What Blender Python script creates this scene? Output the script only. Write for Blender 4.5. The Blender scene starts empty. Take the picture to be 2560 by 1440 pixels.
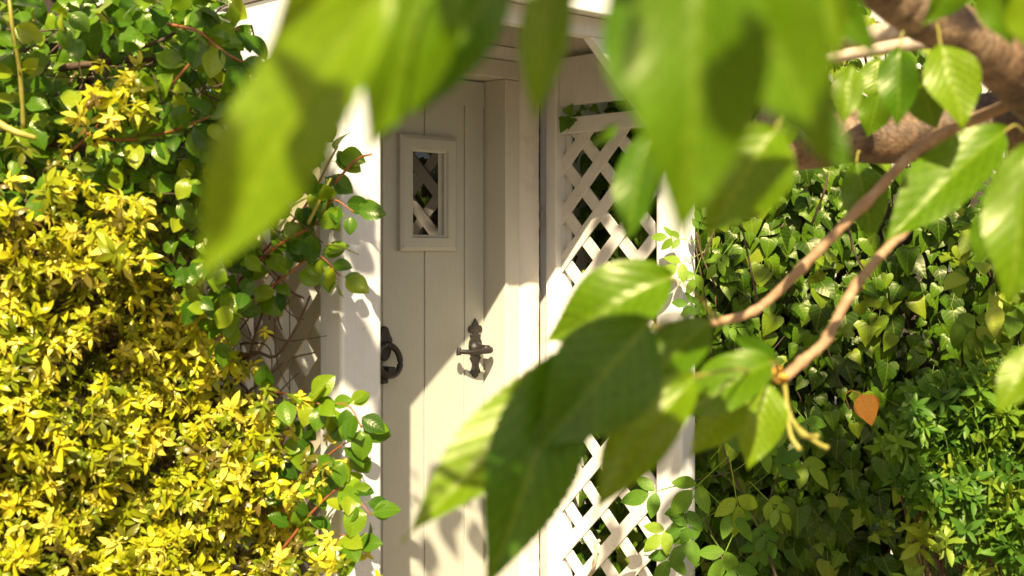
import bpy, bmesh, math, random
import numpy as np
from mathutils import Vector, Matrix, noise

random.seed(7)
rng = np.random.default_rng(7)
SC = bpy.context.scene
COL = SC.collection

# ------------------------------------------------------------------ camera
FPX = 3262.0                                   # focal length in photo pixels (2560 wide)
R2 = np.array([.7216, -.6923]); F2 = np.array([.6923, .7216])
CX, CY, CZ = -2.579, -2.847, 1.34
cam_d = bpy.data.cameras.new('camera'); cam = bpy.data.objects.new('camera', cam_d); COL.objects.link(cam)
cam.location = (CX, CY, CZ)
cam.rotation_euler = (math.radians(90), 0, -math.atan2(F2[0], F2[1]))
cam_d.sensor_width = 36.0
cam_d.lens = FPX / 2560 * 36
cam_d.shift_y = -80 / 2560
cam_d.clip_start = .02; cam_d.clip_end = 500
cam_d.dof.use_dof = True
cam_d.dof.focus_distance = 3.75
cam_d.dof.aperture_fstop = 5.4
cam_d.dof.aperture_blades = 0
SC.camera = cam

# ------------------------------------------------------------------ sky and sun
TX, TZ = .96, 1.17                             # sunlight runs along (TX, 1, -TZ)
SUN = Vector((TX, 1, -TZ)).normalized()
ELEV = math.asin(-SUN.z)
world = bpy.data.worlds.new("World"); SC.world = world; world.use_nodes = True
wn = world.node_tree; wn.nodes.clear()
wo = wn.nodes.new('ShaderNodeOutputWorld'); wb = wn.nodes.new('ShaderNodeBackground')
sk = wn.nodes.new('ShaderNodeTexSky'); sk.sky_type = 'NISHITA'; sk.sun_disc = False
sk.sun_elevation = ELEV
sk.sun_rotation = math.atan2(-SUN.x, -SUN.y)
sk.air_density = .8; sk.dust_density = 3.0; sk.ozone_density = .6
wb.inputs['Strength'].default_value = .05
wn.links.new(sk.outputs[0], wb.inputs[0]); wn.links.new(wb.outputs[0], wo.inputs[0])
sd = bpy.data.lights.new('sun', 'SUN'); sd.energy = 5.0; sd.angle = math.radians(.53); sd.color = (1, .86, .60)
sun = bpy.data.objects.new('sun', sd); COL.objects.link(sun)
sun.rotation_euler = SUN.to_track_quat('-Z', 'Y').to_euler(); sun.location = (-6, -6, 8)
vs = SC.view_settings
vs.view_transform = 'Standard'; vs.look = 'None'; vs.gamma = 1; vs.use_curve_mapping = False
vs.exposure = 1.25
vs.use_white_balance = True; vs.white_balance_temperature = 6550; vs.white_balance_tint = 10
SC.render.engine = 'CYCLES'
SC.cycles.max_bounces = 6; SC.cycles.diffuse_bounces = 3; SC.cycles.transparent_max_bounces = 8

# ------------------------------------------------------------------ helpers
def P(u, v, d):
    """the point d metres in front of the camera that the photograph shows at pixel (u, v)"""
    a = (u - 1280) / FPX
    return Vector((CX + d * (F2[0] + a * R2[0]), CY + d * (F2[1] + a * R2[1]), CZ + d * (640 - v) / FPX))

def project(pts):
    q = np.asarray(pts, float).reshape(-1, 3)
    dx, dy = q[:, 0] - CX, q[:, 1] - CY
    dep = dx * F2[0] + dy * F2[1]
    safe = np.where(np.abs(dep) < 1e-4, 1e-4, dep)
    u = 1280 + FPX * (dx * R2[0] + dy * R2[1]) / safe
    v = 640 - FPX * (q[:, 2] - CZ) / safe
    return u, v, dep

def tag(o, label=None, cat=None, group=None, kind=None):
    if label: o['label'] = label
    if cat: o['category'] = cat
    if group: o['group'] = group
    if kind: o['kind'] = kind
    return o

def empty(name, loc=(0, 0, 0)):
    o = bpy.data.objects.new(name, None); COL.objects.link(o); o.location = loc
    o.empty_display_size = .1
    return o

def link(name, me, mat=None, parent=None, smooth=False):
    if mat is not None and len(me.materials) == 0: me.materials.append(mat)
    if smooth and len(me.polygons): me.polygons.foreach_set('use_smooth', [True] * len(me.polygons))
    o = bpy.data.objects.new(name, me); COL.objects.link(o)
    if parent is not None:
        o.parent = parent
        o.matrix_parent_inverse = Matrix.Translation(-parent.location)
    return o

def from_bm(name, bm, mat, parent=None, smooth=False, bevel=0):
    bmesh.ops.recalc_face_normals(bm, faces=bm.faces)
    me = bpy.data.meshes.new(name); bm.to_mesh(me); bm.free()
    o = link(name, me, mat, parent, smooth)
    if bevel:
        md = o.modifiers.new('b', 'BEVEL'); md.width = bevel; md.segments = 2; md.limit_method = 'ANGLE'; md.harden_normals = False
    return o

def box(name, a, b, mat, parent=None, bevel=.003):
    bm = bmesh.new()
    x0, x1 = sorted((a[0], b[0])); y0, y1 = sorted((a[1], b[1])); z0, z1 = sorted((a[2], b[2]))
    vs_ = [bm.verts.new(p) for p in ((x0,y0,z0),(x1,y0,z0),(x1,y1,z0),(x0,y1,z0),(x0,y0,z1),(x1,y0,z1),(x1,y1,z1),(x0,y1,z1))]
    for f in ((0,1,2,3),(4,5,6,7),(0,1,5,4),(1,2,6,5),(2,3,7,6),(3,0,4,7)): bm.faces.new([vs_[i] for i in f])
    return from_bm(name, bm, mat, parent, bevel=bevel)

def prism(name, poly, lo, hi, axis, mat, parent=None, bevel=.002):
    """polygon extruded along axis ('x': poly is (y,z); 'y': poly is (x,z))"""
    bm = bmesh.new()
    def mk(p, q): return (q, p[0], p[1]) if axis == 'x' else (p[0], q, p[1]) if axis == 'y' else (p[0], p[1], q)
    a = [bm.verts.new(mk(p, lo)) for p in poly]; b = [bm.verts.new(mk(p, hi)) for p in poly]
    bm.faces.new(a); bm.faces.new(b[::-1])
    n = len(poly)
    for i in range(n): bm.faces.new((a[i], a[(i+1) % n], b[(i+1) % n], b[i]))
    return from_bm(name, bm, mat, parent, bevel=bevel)

def catmull(pts, n):
    pts = [Vector(p) for p in pts]
    if len(pts) < 3: return [pts[0].lerp(pts[-1], i / n) for i in range(n + 1)]
    out = []
    P_ = [pts[0] * 2 - pts[1]] + pts + [pts[-1] * 2 - pts[-2]]
    seg = len(pts) - 1
    for i in range(n + 1):
        t = i / n * seg; k = min(int(t), seg - 1); t -= k
        a, b, c, d = P_[k:k+4]
        out.append(.5 * ((2*b) + (c-a)*t + (2*a-5*b+4*c-d)*t*t + (3*b-a-3*c+d)*t**3))
    return out

def tube_arrays(pts, r0, r1, sides=7, n=14, rough=0, seed=0, knots=0, lin=False):
    path = [Vector(p) for p in pts] if lin else catmull(pts, n)
    n = len(path) - 1
    V, Fc = [], []
    up = Vector((.13, .31, .94))
    for i, p in enumerate(path):
        t = (path[min(i+1, n)] - path[max(i-1, 0)]).normalized()
        a = t.cross(up)
        if a.length < 1e-3: a = t.cross(Vector((1, 0, 0)))
        a.normalize(); b = t.cross(a)
        k = i / n
        r = (r0 + (r1 - r0) * k)
        if knots: r *= 1 + .35 * max(0, math.sin(k * knots * math.pi * 2)) ** 12
        for j in range(sides):
            th = 2 * math.pi * j / sides
            d = a * math.cos(th) + b * math.sin(th)
            rr = r
            if rough: rr *= 1 + rough * noise.noise((p + d * r) * (1.1 / max(r, .004)) + Vector((seed, 0, 0)))
            V.append(p + d * rr)
    for i in range(n):
        for j in range(sides):
            q = i * sides; Fc.append((q + j, q + (j+1) % sides, q + sides + (j+1) % sides, q + sides + j))
    Fc.append(tuple(range(sides))[::-1]); Fc.append(tuple(range(n * sides, n * sides + sides)))
    return V, Fc

def tube(name, pts, r0, r1, mat, parent=None, **kw):
    V, Fc = tube_arrays(pts, r0, r1, **kw)
    me = bpy.data.meshes.new(name); me.from_pydata(V, [], Fc)
    return link(name, me, mat, parent, smooth=True)

def tubes(name, specs, mat, parent=None):
    V, Fc = [], []
    for pts, r0, r1, kw in specs:
        v, f = tube_arrays(pts, r0, r1, **kw); o = len(V); V += v; Fc += [tuple(i + o for i in q) for q in f]
    me = bpy.data.meshes.new(name); me.from_pydata(V, [], Fc)
    return link(name, me, mat, parent, smooth=True)

# ------------------------------------------------------------------ materials
class NT:
    def __init__(s, name):
        s.m = bpy.data.materials.new(name); s.m.use_nodes = True; s.t = s.m.node_tree; s.t.nodes.clear()
    def n(s, typ, **kw):
        x = s.t.nodes.new(typ)
        for k, v in kw.items():
            if k.startswith('i_'):
                x.inputs[k[2:].replace('_', ' ')].default_value = v
            else: setattr(x, k, v)
        return x
    def l(s, a, b): s.t.links.new(a, b)
    def ramp(s, src, stops):
        r = s.n('ShaderNodeValToRGB'); e = r.color_ramp.elements
        while len(e) > 1: e.remove(e[-1])
        e[0].position, e[0].color = stops[0][0], (*stops[0][1], 1) if len(stops[0][1]) == 3 else stops[0][1]
        for p, c in stops[1:]:
            k = e.new(p); k.color = (*c, 1) if len(c) == 3 else c
        s.l(src, r.inputs[0]); return r
    def mix(s, fac, a, b, blend='MIX'):
        m = s.n('ShaderNodeMix', data_type='RGBA', blend_type=blend)
        for sock, val in ((m.inputs[0], fac), (m.inputs[6], a), (m.inputs[7], b)):
            if isinstance(val, (int, float)): sock.default_value = val
            elif isinstance(val, tuple): sock.default_value = (*val, 1)
            else: s.l(val, sock)
        return m.outputs[2]
    def math(s, op, a, b=None, c=None):
        m = s.n('ShaderNodeMath', operation=op)
        for i, val in enumerate((a, b, c)):
            if val is None: continue
            if isinstance(val, (int, float)): m.inputs[i].default_value = val
            else: s.l(val, m.inputs[i])
        return m.outputs[0]

def paint(name, col, rough=.45, dirt=.12, grain=(40, 40, 3), bump=.12, dirtcol=(.33, .25, .15)):
    k = NT(name); o = k.n('ShaderNodeOutputMaterial'); b = k.n('ShaderNodeBsdfPrincipled', i_Roughness=rough)
    tc = k.n('ShaderNodeTexCoord'); mp = k.n('ShaderNodeMapping'); mp.inputs['Scale'].default_value = grain
    k.l(tc.outputs['Object'], mp.inputs[0])
    g = k.n('ShaderNodeTexNoise', i_Scale=6.0, i_Detail=5.0, i_Roughness=.6); k.l(mp.outputs[0], g.inputs[0])
    d = k.n('ShaderNodeTexNoise', i_Scale=5.0, i_Detail=8.0, i_Roughness=.65); k.l(tc.outputs['Object'], d.inputs[0])
    dr = k.ramp(d.outputs[0], [(.50, (0, 0, 0)), (.78, (1, 1, 1))])
    sp = k.n('ShaderNodeTexNoise', i_Scale=90.0, i_Detail=2.0); k.l(tc.outputs['Object'], sp.inputs[0])
    sr = k.ramp(sp.outputs[0], [(.70, (0, 0, 0)), (.76, (1, 1, 1))])
    c1 = k.mix(k.math('MULTIPLY', dr.outputs[0], dirt), col, dirtcol)
    c2 = k.mix(k.math('MULTIPLY', sr.outputs[0], dirt * 1.6), c1, dirtcol)
    gr = k.ramp(g.outputs[0], [(.3, (.94, .94, .94)), (.7, (1.03, 1.03, 1.03))])
    c3 = k.mix(1.0, c2, gr.outputs[0], 'MULTIPLY')
    bp = k.n('ShaderNodeBump', i_Strength=bump, i_Distance=.004); k.l(g.outputs[0], bp.inputs['Height'])
    k.l(c3, b.inputs['Base Color']); k.l(bp.outputs[0], b.inputs['Normal']); k.l(b.outputs[0], o.inputs[0])
    return k.m

M_WHITE = paint('white_paint', (.76, .735, .69), dirt=.2)
M_LATT = paint('lattice_paint', (.72, .68, .61), dirt=.34, grain=(14, 14, 14))
M_LATT_SHADE = paint('shade_toned_lattice_paint', (.52, .45, .31), dirt=.5, grain=(14, 14, 14))  # lattice paint copy: shade and yellow bounce put into the colour, plus dirt
M_DOOR = paint('door_paint', (.455, .445, .375), rough=.4, dirt=.13, dirtcol=(.22, .20, .11))
M_CASE = paint('casing_paint', (.58, .55, .47), rough=.42, dirt=.16, dirtcol=(.24, .21, .12))
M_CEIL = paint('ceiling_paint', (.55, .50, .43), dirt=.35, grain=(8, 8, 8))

def plaster():
    k = NT('plaster'); o = k.n('ShaderNodeOutputMaterial'); b = k.n('ShaderNodeBsdfPrincipled', i_Roughness=.75)
    tc = k.n('ShaderNodeTexCoord')
    a = k.n('ShaderNodeTexNoise', i_Scale=38.0, i_Detail=6.0, i_Roughness=.62); k.l(tc.outputs['Object'], a.inputs[0])
    c = k.n('ShaderNodeTexNoise', i_Scale=7.0, i_Detail=7.0, i_Roughness=.7); k.l(tc.outputs['Object'], c.inputs[0])
    v = k.n('ShaderNodeTexVoronoi', feature='DISTANCE_TO_EDGE', i_Scale=9.0)
    wv = k.mix(.12, tc.outputs['Object'], c.outputs[1]); k.l(wv, v.inputs[0])
    crack = k.ramp(v.outputs[0], [(.0, (1, 1, 1)), (.012, (0, 0, 0))])
    gate = k.ramp(c.outputs[0], [(.56, (0, 0, 0)), (.62, (1, 1, 1))])
    cm = k.math('MULTIPLY', crack.outputs[0], gate.outputs[0])
    st = k.ramp(c.outputs[0], [(.5, (.66, .62, .55)), (.70, (.52, .45, .35)), (.8, (.30, .22, .13))])
    xyz = k.n('ShaderNodeSeparateXYZ'); k.l(tc.outputs['Object'], xyz.inputs[0])
    n2 = k.n('ShaderNodeTexNoise', i_Scale=16.0, i_Detail=8.0, i_Roughness=.7); k.l(tc.outputs['Object'], n2.inputs[0])
    gx_ = k.math('ADD', xyz.outputs[0], k.math('MULTIPLY', n2.outputs[0], .07))
    gr_ = k.ramp(k.math('MULTIPLY', k.math('SUBTRACT', gx_, .205), 12.0), [(.25, (0, 0, 0)), (.55, (1, 1, 1))])
    grime = k.math('MULTIPLY', gr_.outputs[0], k.math('LESS_THAN', xyz.outputs[0], .23))
    st2 = k.mix(k.math('MULTIPLY', grime, .8), st.outputs[0], (.13, .085, .05))
    colr = k.mix(k.math('MULTIPLY', cm, .8), st2, (.16, .10, .06))
    hb = k.math('SUBTRACT', a.outputs[0], k.math('MULTIPLY', cm, .8))
    bp = k.n('ShaderNodeBump', i_Strength=.55, i_Distance=.006); k.l(hb, bp.inputs['Height'])
    k.l(colr, b.inputs['Base Color']); k.l(bp.outputs[0], b.inputs['Normal']); k.l(b.outputs[0], o.inputs[0])
    return k.m
M_PLAS = plaster()

def rough_mat(name, stops, scale=8.0, rough=.85, bump=.4, stretch=(1, 1, 1), dist=.01):
    k = NT(name); o = k.n('ShaderNodeOutputMaterial'); b = k.n('ShaderNodeBsdfPrincipled', i_Roughness=rough)
    tc = k.n('ShaderNodeTexCoord'); mp = k.n('ShaderNodeMapping'); mp.inputs['Scale'].default_value = stretch
    k.l(tc.outputs['Object'], mp.inputs[0])
    a = k.n('ShaderNodeTexNoise', i_Scale=scale, i_Detail=8.0, i_Roughness=.65); k.l(mp.outputs[0], a.inputs[0])
    r = k.ramp(a.outputs[0], stops)
    bp = k.n('ShaderNodeBump', i_Strength=bump, i_Distance=dist); k.l(a.outputs[0], bp.inputs['Height'])
    k.l(r.outputs[0], b.inputs['Base Color']); k.l(bp.outputs[0], b.inputs['Normal']); k.l(b.outputs[0], o.inputs[0])
    return k.m

M_GROUND = rough_mat('garden_ground', [(.3, (.05, .036, .02)), (.7, (.11, .08, .05))], 6)
M_SLAB = rough_mat('sandstone', [(.3, (.22, .18, .13)), (.7, (.31, .26, .19))], 9)
M_FENCE = rough_mat('weathered_wood', [(.25, (.025, .018, .011)), (.75, (.075, .055, .038))], 5, stretch=(14, 14, 1))
M_DARKWOOD = rough_mat('dark_wood', [(.25, (.02, .015, .01)), (.75, (.06, .045, .03))], 5, stretch=(14, 14, 1))
M_STEM = rough_mat('brown_stem', [(.3, (.045, .025, .014)), (.7, (.13, .075, .04))], 40, dist=.002)
M_RED = rough_mat('red_stem', [(.3, (.20, .045, .02)), (.7, (.34, .13, .03))], 40, rough=.5, dist=.001)
M_GREENSTEM = rough_mat('green_stem', [(.3, (.24, .22, .03)), (.7, (.38, .32, .06))], 40, rough=.5, dist=.001)
M_TWIG = rough_mat('twig_bark', [(.25, (.20, .11, .05)), (.55, (.36, .22, .11)), (.8, (.50, .36, .22))], 60, rough=.7, dist=.003)
M_DRY = rough_mat('dry_stem', [(.3, (.35, .25, .15)), (.7, (.60, .50, .38))], 50, dist=.002)
M_BUD = rough_mat('orange_bud', [(.3, (.55, .20, .02)), (.7, (.70, .42, .05))], 120, rough=.5, dist=.002)
M_IRON = rough_mat('black_iron', [(.3, (.008, .006, .005)), (.7, (.028, .020, .015))], 60, rough=.5, bump=.35, dist=.002)
M_DARK = rough_mat('keyhole_dark', [(.3, (.004, .003, .003)), (.7, (.008, .006, .005))], 60)

def bark():
    k = NT('cherry_bark'); o = k.n('ShaderNodeOutputMaterial'); b = k.n('ShaderNodeBsdfPrincipled', i_Roughness=.6)
    tc = k.n('ShaderNodeTexCoord')
    mp = k.n('ShaderNodeMapping'); mp.inputs['Rotation'].default_value = (0, 0, -.7); mp.inputs['Scale'].default_value = (60, 9, 9)
    k.l(tc.outputs['Object'], mp.inputs[0])
    a = k.n('ShaderNodeTexNoise', i_Scale=1.0, i_Detail=6.0, i_Roughness=.6); k.l(mp.outputs[0], a.inputs[0])
    c = k.n('ShaderNodeTexNoise', i_Scale=9.0, i_Detail=6.0, i_Roughness=.6); k.l(tc.outputs['Object'], c.inputs[0])
    r = k.ramp(c.outputs[0], [(.3, (.06, .034, .017)), (.5, (.15, .090, .045)), (.72, (.36, .26, .16))])
    d = k.ramp(a.outputs[0], [(.32, (.35, .30, .26)), (.5, (1, 1, 1)), (.68, (1.25, 1.2, 1.1))])
    col = k.mix(1.0, r.outputs[0], d.outputs[0], 'MULTIPLY')
    f_ = k.n('ShaderNodeTexNoise', i_Scale=170.0, i_Detail=4.0); k.l(tc.outputs['Object'], f_.inputs[0])
    fr_ = k.ramp(f_.outputs[0], [(.34, (.70, .66, .62)), (.5, (1, 1, 1)), (.68, (1.3, 1.26, 1.2))])
    col = k.mix(1.0, col, fr_.outputs[0], 'MULTIPLY')
    hh_ = k.math('ADD', a.outputs[0], k.math('MULTIPLY', f_.outputs[0], .3))
    bp = k.n('ShaderNodeBump', i_Strength=.8, i_Distance=.008); k.l(hh_, bp.inputs['Height'])
    k.l(col, b.inputs['Base Color']); k.l(bp.outputs[0], b.inputs['Normal']); k.l(b.outputs[0], o.inputs[0])
    return k.m
M_BARK = bark()

def glass():
    k = NT('window_glass'); o = k.n('ShaderNodeOutputMaterial')
    d = k.n('ShaderNodeBsdfDiffuse'); d.inputs[0].default_value = (.012, .009, .007, 1)
    g = k.n('ShaderNodeBsdfGlossy', i_Roughness=.0); g.inputs[0].default_value = (.95, .92, .88, 1)
    m = k.n('ShaderNodeMixShader'); m.inputs[0].default_value = .17
    k.l(d.outputs[0], m.inputs[1]); k.l(g.outputs[0], m.inputs[2]); k.l(m.outputs[0], o.inputs[0])
    return k.m
M_GLASS = glass()

def leaf_mat(name, cols, trans_tint, stuff, trans=.38, rough=.38, veins=7.0, vein=.35, edge=None, spec=.28, bump=.12):
    """cols: colour stops over the per-leaf random number"""
    k = NT(name); o = k.n('ShaderNodeOutputMaterial')
    if stuff:
        at = k.n('ShaderNodeAttribute', attribute_name='tint'); rnd = at.outputs['Fac']
    else:
        oi = k.n('ShaderNodeObjectInfo'); rnd = oi.outputs['Random']
    n_ = len(cols)
    r = k.ramp(rnd, [(i / max(1, n_ - 1), c) for i, c in enumerate(cols)])
    uv = k.n('ShaderNodeUVMap'); sx = k.n('ShaderNodeSeparateXYZ'); k.l(uv.outputs[0], sx.inputs[0])
    across = k.math('ABSOLUTE', k.math('SUBTRACT', sx.outputs[0], .5))
    mid = k.ramp(across, [(.0, (1, 1, 1)), (.035, (0, 0, 0))])
    ph = k.math('SUBTRACT', k.math('MULTIPLY', sx.outputs[1], veins), k.math('MULTIPLY', across, veins * .75))
    wv = k.math('ABSOLUTE', k.math('SUBTRACT', k.math('FRACT', ph), .5))
    lat = k.ramp(wv, [(.0, (1, 1, 1)), (.09, (0, 0, 0))])
    vn = k.math('MAXIMUM', mid.outputs[0], k.math('MULTIPLY', lat.outputs[0], .6))
    tc = k.n('ShaderNodeTexCoord'); no = k.n('ShaderNodeTexNoise', i_Scale=25.0, i_Detail=4.0); k.l(tc.outputs['Object'], no.inputs[0])
    nr = k.ramp(no.outputs[0], [(.3, (.8, .8, .8)), (.7, (1.2, 1.2, 1.2))])
    c0 = k.mix(1.0, r.outputs[0], nr.outputs[0], 'MULTIPLY')
    pale = k.mix(.5, r.outputs[0], (.36, .42, .03))
    c1 = k.mix(k.math('MULTIPLY', vn, vein), c0, pale)
    if edge:
        em = k.ramp(across, [(.38, (0, 0, 0)), (.5, (1, 1, 1))]); c1 = k.mix(em.outputs[0], c1, edge)
    hgt = k.math('SUBTRACT', k.math('MULTIPLY', wv, .7), k.math('MULTIPLY', mid.outputs[0], .5))
    bp = k.n('ShaderNodeBump', i_Strength=bump, i_Distance=.004); k.l(hgt, bp.inputs['Height'])
    b = k.n('ShaderNodeBsdfPrincipled', i_Roughness=rough); b.inputs['Specular IOR Level'].default_value = spec; b.inputs['Specular Tint'].default_value = (1, .93, .62, 1)
    k.l(c1, b.inputs['Base Color']); k.l(bp.outputs[0], b.inputs['Normal'])
    t = k.n('ShaderNodeBsdfTranslucent'); ct = k.mix(1.0, c1, trans_tint, 'MULTIPLY'); k.l(ct, t.inputs[0])
    m = k.n('ShaderNodeMixShader'); m.inputs[0].default_value = trans
    k.l(b.outputs[0], m.inputs[1]); k.l(t.outputs[0], m.inputs[2]); k.l(m.outputs[0], o.inputs[0])
    return k.m

def leaf_pair(name, *a, **kw):
    return leaf_mat(name, *a, stuff=False, **kw), leaf_mat(name + '_mass', *a, stuff=True, **kw)

# ------------------------------------------------------------------ leaf shapes (unit length along +y, normal +z)
def leaf_tpl(rows, K=2, fold=.25, curl=.15, wave=0., twist=0., petiole=0.):
    """rows: (midrib y, edge x, edge y). Returns verts, faces, uvs per vertex"""
    V, U, Fc = [], [], []
    n = len(rows); W = 2 * K + 1
    wmax = max(r[1] for r in rows)
    for i, (m, ex, ey) in enumerate(rows):
        for j in range(-K, K + 1):
            s = abs(j) / K; sg = 1 if j >= 0 else -1
            x = ex * s * sg; y = m + (ey - m) * s
            z = fold * abs(x) * (1 - .35 * s) - curl * y * y + wave * math.sin(y * 9 + sg * 1.3) * s * .5
            a = twist * y
            V.append((x * math.cos(a) - z * math.sin(a), y, x * math.sin(a) + z * math.cos(a)))
            U.append((.5 + .5 * x / wmax, y))
    for i in range(n - 1):
        for j in range(2 * K):
            a = i * W + j; Fc.append((a, a + 1, a + W + 1, a + W))
    if petiole:
        o = len(V); w = .012
        V += [(-w, 0, 0), (w, 0, 0), (w * .7, -petiole, -petiole * .25), (-w * .7, -petiole, -petiole * .25)]
        U += [(.5, 0)] * 4; Fc.append((o, o + 1, o + 2, o + 3))
    return np.array(V), Fc, np.array(U)

def ovate(n, w, peak=.4, tip=1.0, serr=0., K=2, **kw):
    rows = []
    for i in range(n + 1):
        t = i / n
        if t < peak: x = math.sin(t / peak * math.pi / 2) ** .75
        else: x = (math.cos((t - peak) / (1 - peak) * math.pi / 2)) ** tip
        x = max(x * w, .002)
        ey = t + .02 * math.sin(t * math.pi)
        if serr and 0 < i < n and i % 2: x *= 1 - serr
        rows.append((t, x, ey))
    return leaf_tpl(rows, K=K, **kw)

def ivy_tpl(lobes, **kw):
    if lobes == 0:
        rows = [(0, .01, 0), (0, .16, -.12), (.02, .36, -.13), (.1, .47, .02), (.25, .46, .22), (.45, .36, .46), (.68, .20, .70), (.86, .08, .88), (1, .003, 1)]
    elif lobes == 1:
        rows = [(0, .01, 0), (0, .20, -.12), (.03, .42, -.06), (.14, .58, .16), (.3, .40, .32), (.45, .34, .46), (.68, .22, .68), (.86, .09, .87), (1, .003, 1)]
    else:
        rows = [(0, .01, 0), (0, .26, -.16), (.05, .30, .02), (.16, .60, .22), (.34, .28, .36), (.5, .30, .52), (.7, .19, .70), (.87, .08, .88), (1, .003, 1)]
    return leaf_tpl(rows, **kw)

def sprig_tpl(whorls, leaf, seed):
    """several small leaves round a short axis (+z)"""
    r = random.Random(seed); V, Fc, U = [], [], []
    v0, f0, u0 = leaf
    for (h, n, L, tilt) in whorls:
        a0 = r.random() * 6.28
        for i in range(n):
            a = a0 + 2 * math.pi * i / n + r.uniform(-.25, .25)
            l = L * r.uniform(.8, 1.15); ti = tilt + r.uniform(-.25, .25)
            M = Matrix.Translation((0, 0, h)) @ Matrix.Rotation(a, 4, 'Z') @ Matrix.Rotation(ti, 4, 'X') @ Matrix.Rotation(r.uniform(-.4, .4), 4, 'Y') @ Matrix.Scale(l, 4)
            M3 = np.array(M); q = v0 @ M3[:3, :3].T + M3[:3, 3]
            o = sum(len(x) for x in V); V.append(q); U.append(u0); Fc += [tuple(k + o for k in f) for f in f0]
    w = .012; o = sum(len(x) for x in V)
    V.append(np.array([(-w, 0, .02), (w, 0, .02), (w, 0, -.9), (-w, 0, -.9), (0, w, .02), (0, -w, .02), (0, -w, -.9), (0, w, -.9)]))
    U.append(np.full((8, 2), .5)); Fc += [(o, o+1, o+2, o+3), (o+4, o+5, o+6, o+7)]
    return np.vstack(V), Fc, np.vstack(U)

def compound_tpl(leaf, n_pairs, L, seed):
    """a pinnate leaf: leaflets along a rachis (+y)"""
    r = random.Random(seed); V, Fc, U = [], [], []
    v0, f0, u0 = leaf
    spots = [(1.0, 0, 1.0)]
    for i in range(n_pairs):
        y = .78 - i * .36
        spots += [(y, 1, .9 - .07 * i), (y - .02, -1, .9 - .07 * i)]
    for y, sd_, s in spots:
        M = Matrix.Translation((sd_ * .03, y, 0)) @ Matrix.Rotation(-sd_ * r.uniform(.8, 1.15), 4, 'Z') @ Matrix.Rotation(r.uniform(-.35, .15), 4, 'X') @ Matrix.Rotation(r.uniform(-.35, .35), 4, 'Y') @ Matrix.Scale(L * s * r.uniform(.88, 1.1), 4)
        M3 = np.array(M); q = v0 @ M3[:3, :3].T + M3[:3, 3]
        o = sum(len(x) for x in V); V.append(q); U.append(u0); Fc += [tuple(k + o for k in f) for f in f0]
    w = .016; o = sum(len(x) for x in V)
    V.append(np.array([(-w, -.5, .0), (w, -.5, .0), (w, 1, 0), (-w, 1, 0)])); U.append(np.full((4, 2), .5)); Fc.append((o, o+1, o+2, o+3))
    return np.vstack(V), Fc, np.vstack(U)

def tpl_mesh(name, tpl, mat):
    v, f, u = tpl
    me = bpy.data.meshes.new(name); me.from_pydata(v.tolist(), [], f)
    uvl = me.uv_layers.new(name='UVMap')
    li = np.empty(len(me.loops), np.int32); me.loops.foreach_get('vertex_index', li)
    uvl.data.foreach_set('uv', u[li].astype(np.float32).ravel())
    me.polygons.foreach_set('use_smooth', [True] * len(me.polygons))
    me.materials.append(mat)
    return me

def frames(Y, N):
    """rotation matrices with y along Y and z close to N, vectorised"""
    Y = Y / np.linalg.norm(Y, axis=1, keepdims=True)
    Z = N - Y * np.sum(N * Y, axis=1, keepdims=True)
    Z /= np.maximum(np.linalg.norm(Z, axis=1, keepdims=True), 1e-6)
    X = np.cross(Y, Z)
    return np.stack([X, Y, Z], axis=2)

def mass_mesh(name, tpls, idx, pos, rot, size, tint, mat):
    Vs, LV, LS, US, TS = [], [], [], [], []
    off = 0
    for k, (v, f, u) in enumerate(tpls):
        s = np.where(idx == k)[0]
        if not len(s): continue
        q = np.einsum('nij,vj->nvi', rot[s], v) * size[s][:, None, None] + pos[s][:, None, :]
        nv = len(v); Vs.append(q.reshape(-1, 3))
        lens = np.array([len(x) for x in f]); flat = np.concatenate([np.array(x) for x in f])
        lv = (flat[None, :] + (np.arange(len(s)) * nv)[:, None]).ravel() + off
        LV.append(lv); LS.append(np.tile(lens, len(s))); US.append(np.tile(u[flat], (len(s), 1)))
        TS.append(np.repeat(tint[s], nv)); off += nv * len(s)
    V = np.vstack(Vs); lv = np.concatenate(LV); ls = np.concatenate(LS); uv = np.vstack(US); tt = np.concatenate(TS)
    me = bpy.data.meshes.new(name)
    me.vertices.add(len(V)); me.vertices.foreach_set('co', V.astype(np.float32).ravel())
    me.loops.add(len(lv)); me.loops.foreach_set('vertex_index', lv.astype(np.int32))
    me.polygons.add(len(ls)); st = np.concatenate([[0], np.cumsum(ls)[:-1]])
    me.polygons.foreach_set('loop_start', st.astype(np.int32)); me.polygons.foreach_set('loop_total', ls.astype(np.int32))
    me.update(calc_edges=True)
    me.uv_layers.new(name='UVMap').data.foreach_set('uv', uv.astype(np.float32).ravel())
    me.attributes.new('tint', 'FLOAT', 'POINT').data.foreach_set('value', tt.astype(np.float32))
    me.polygons.foreach_set('use_smooth', np.ones(len(ls), bool))
    me.materials.append(mat)
    return me

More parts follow.
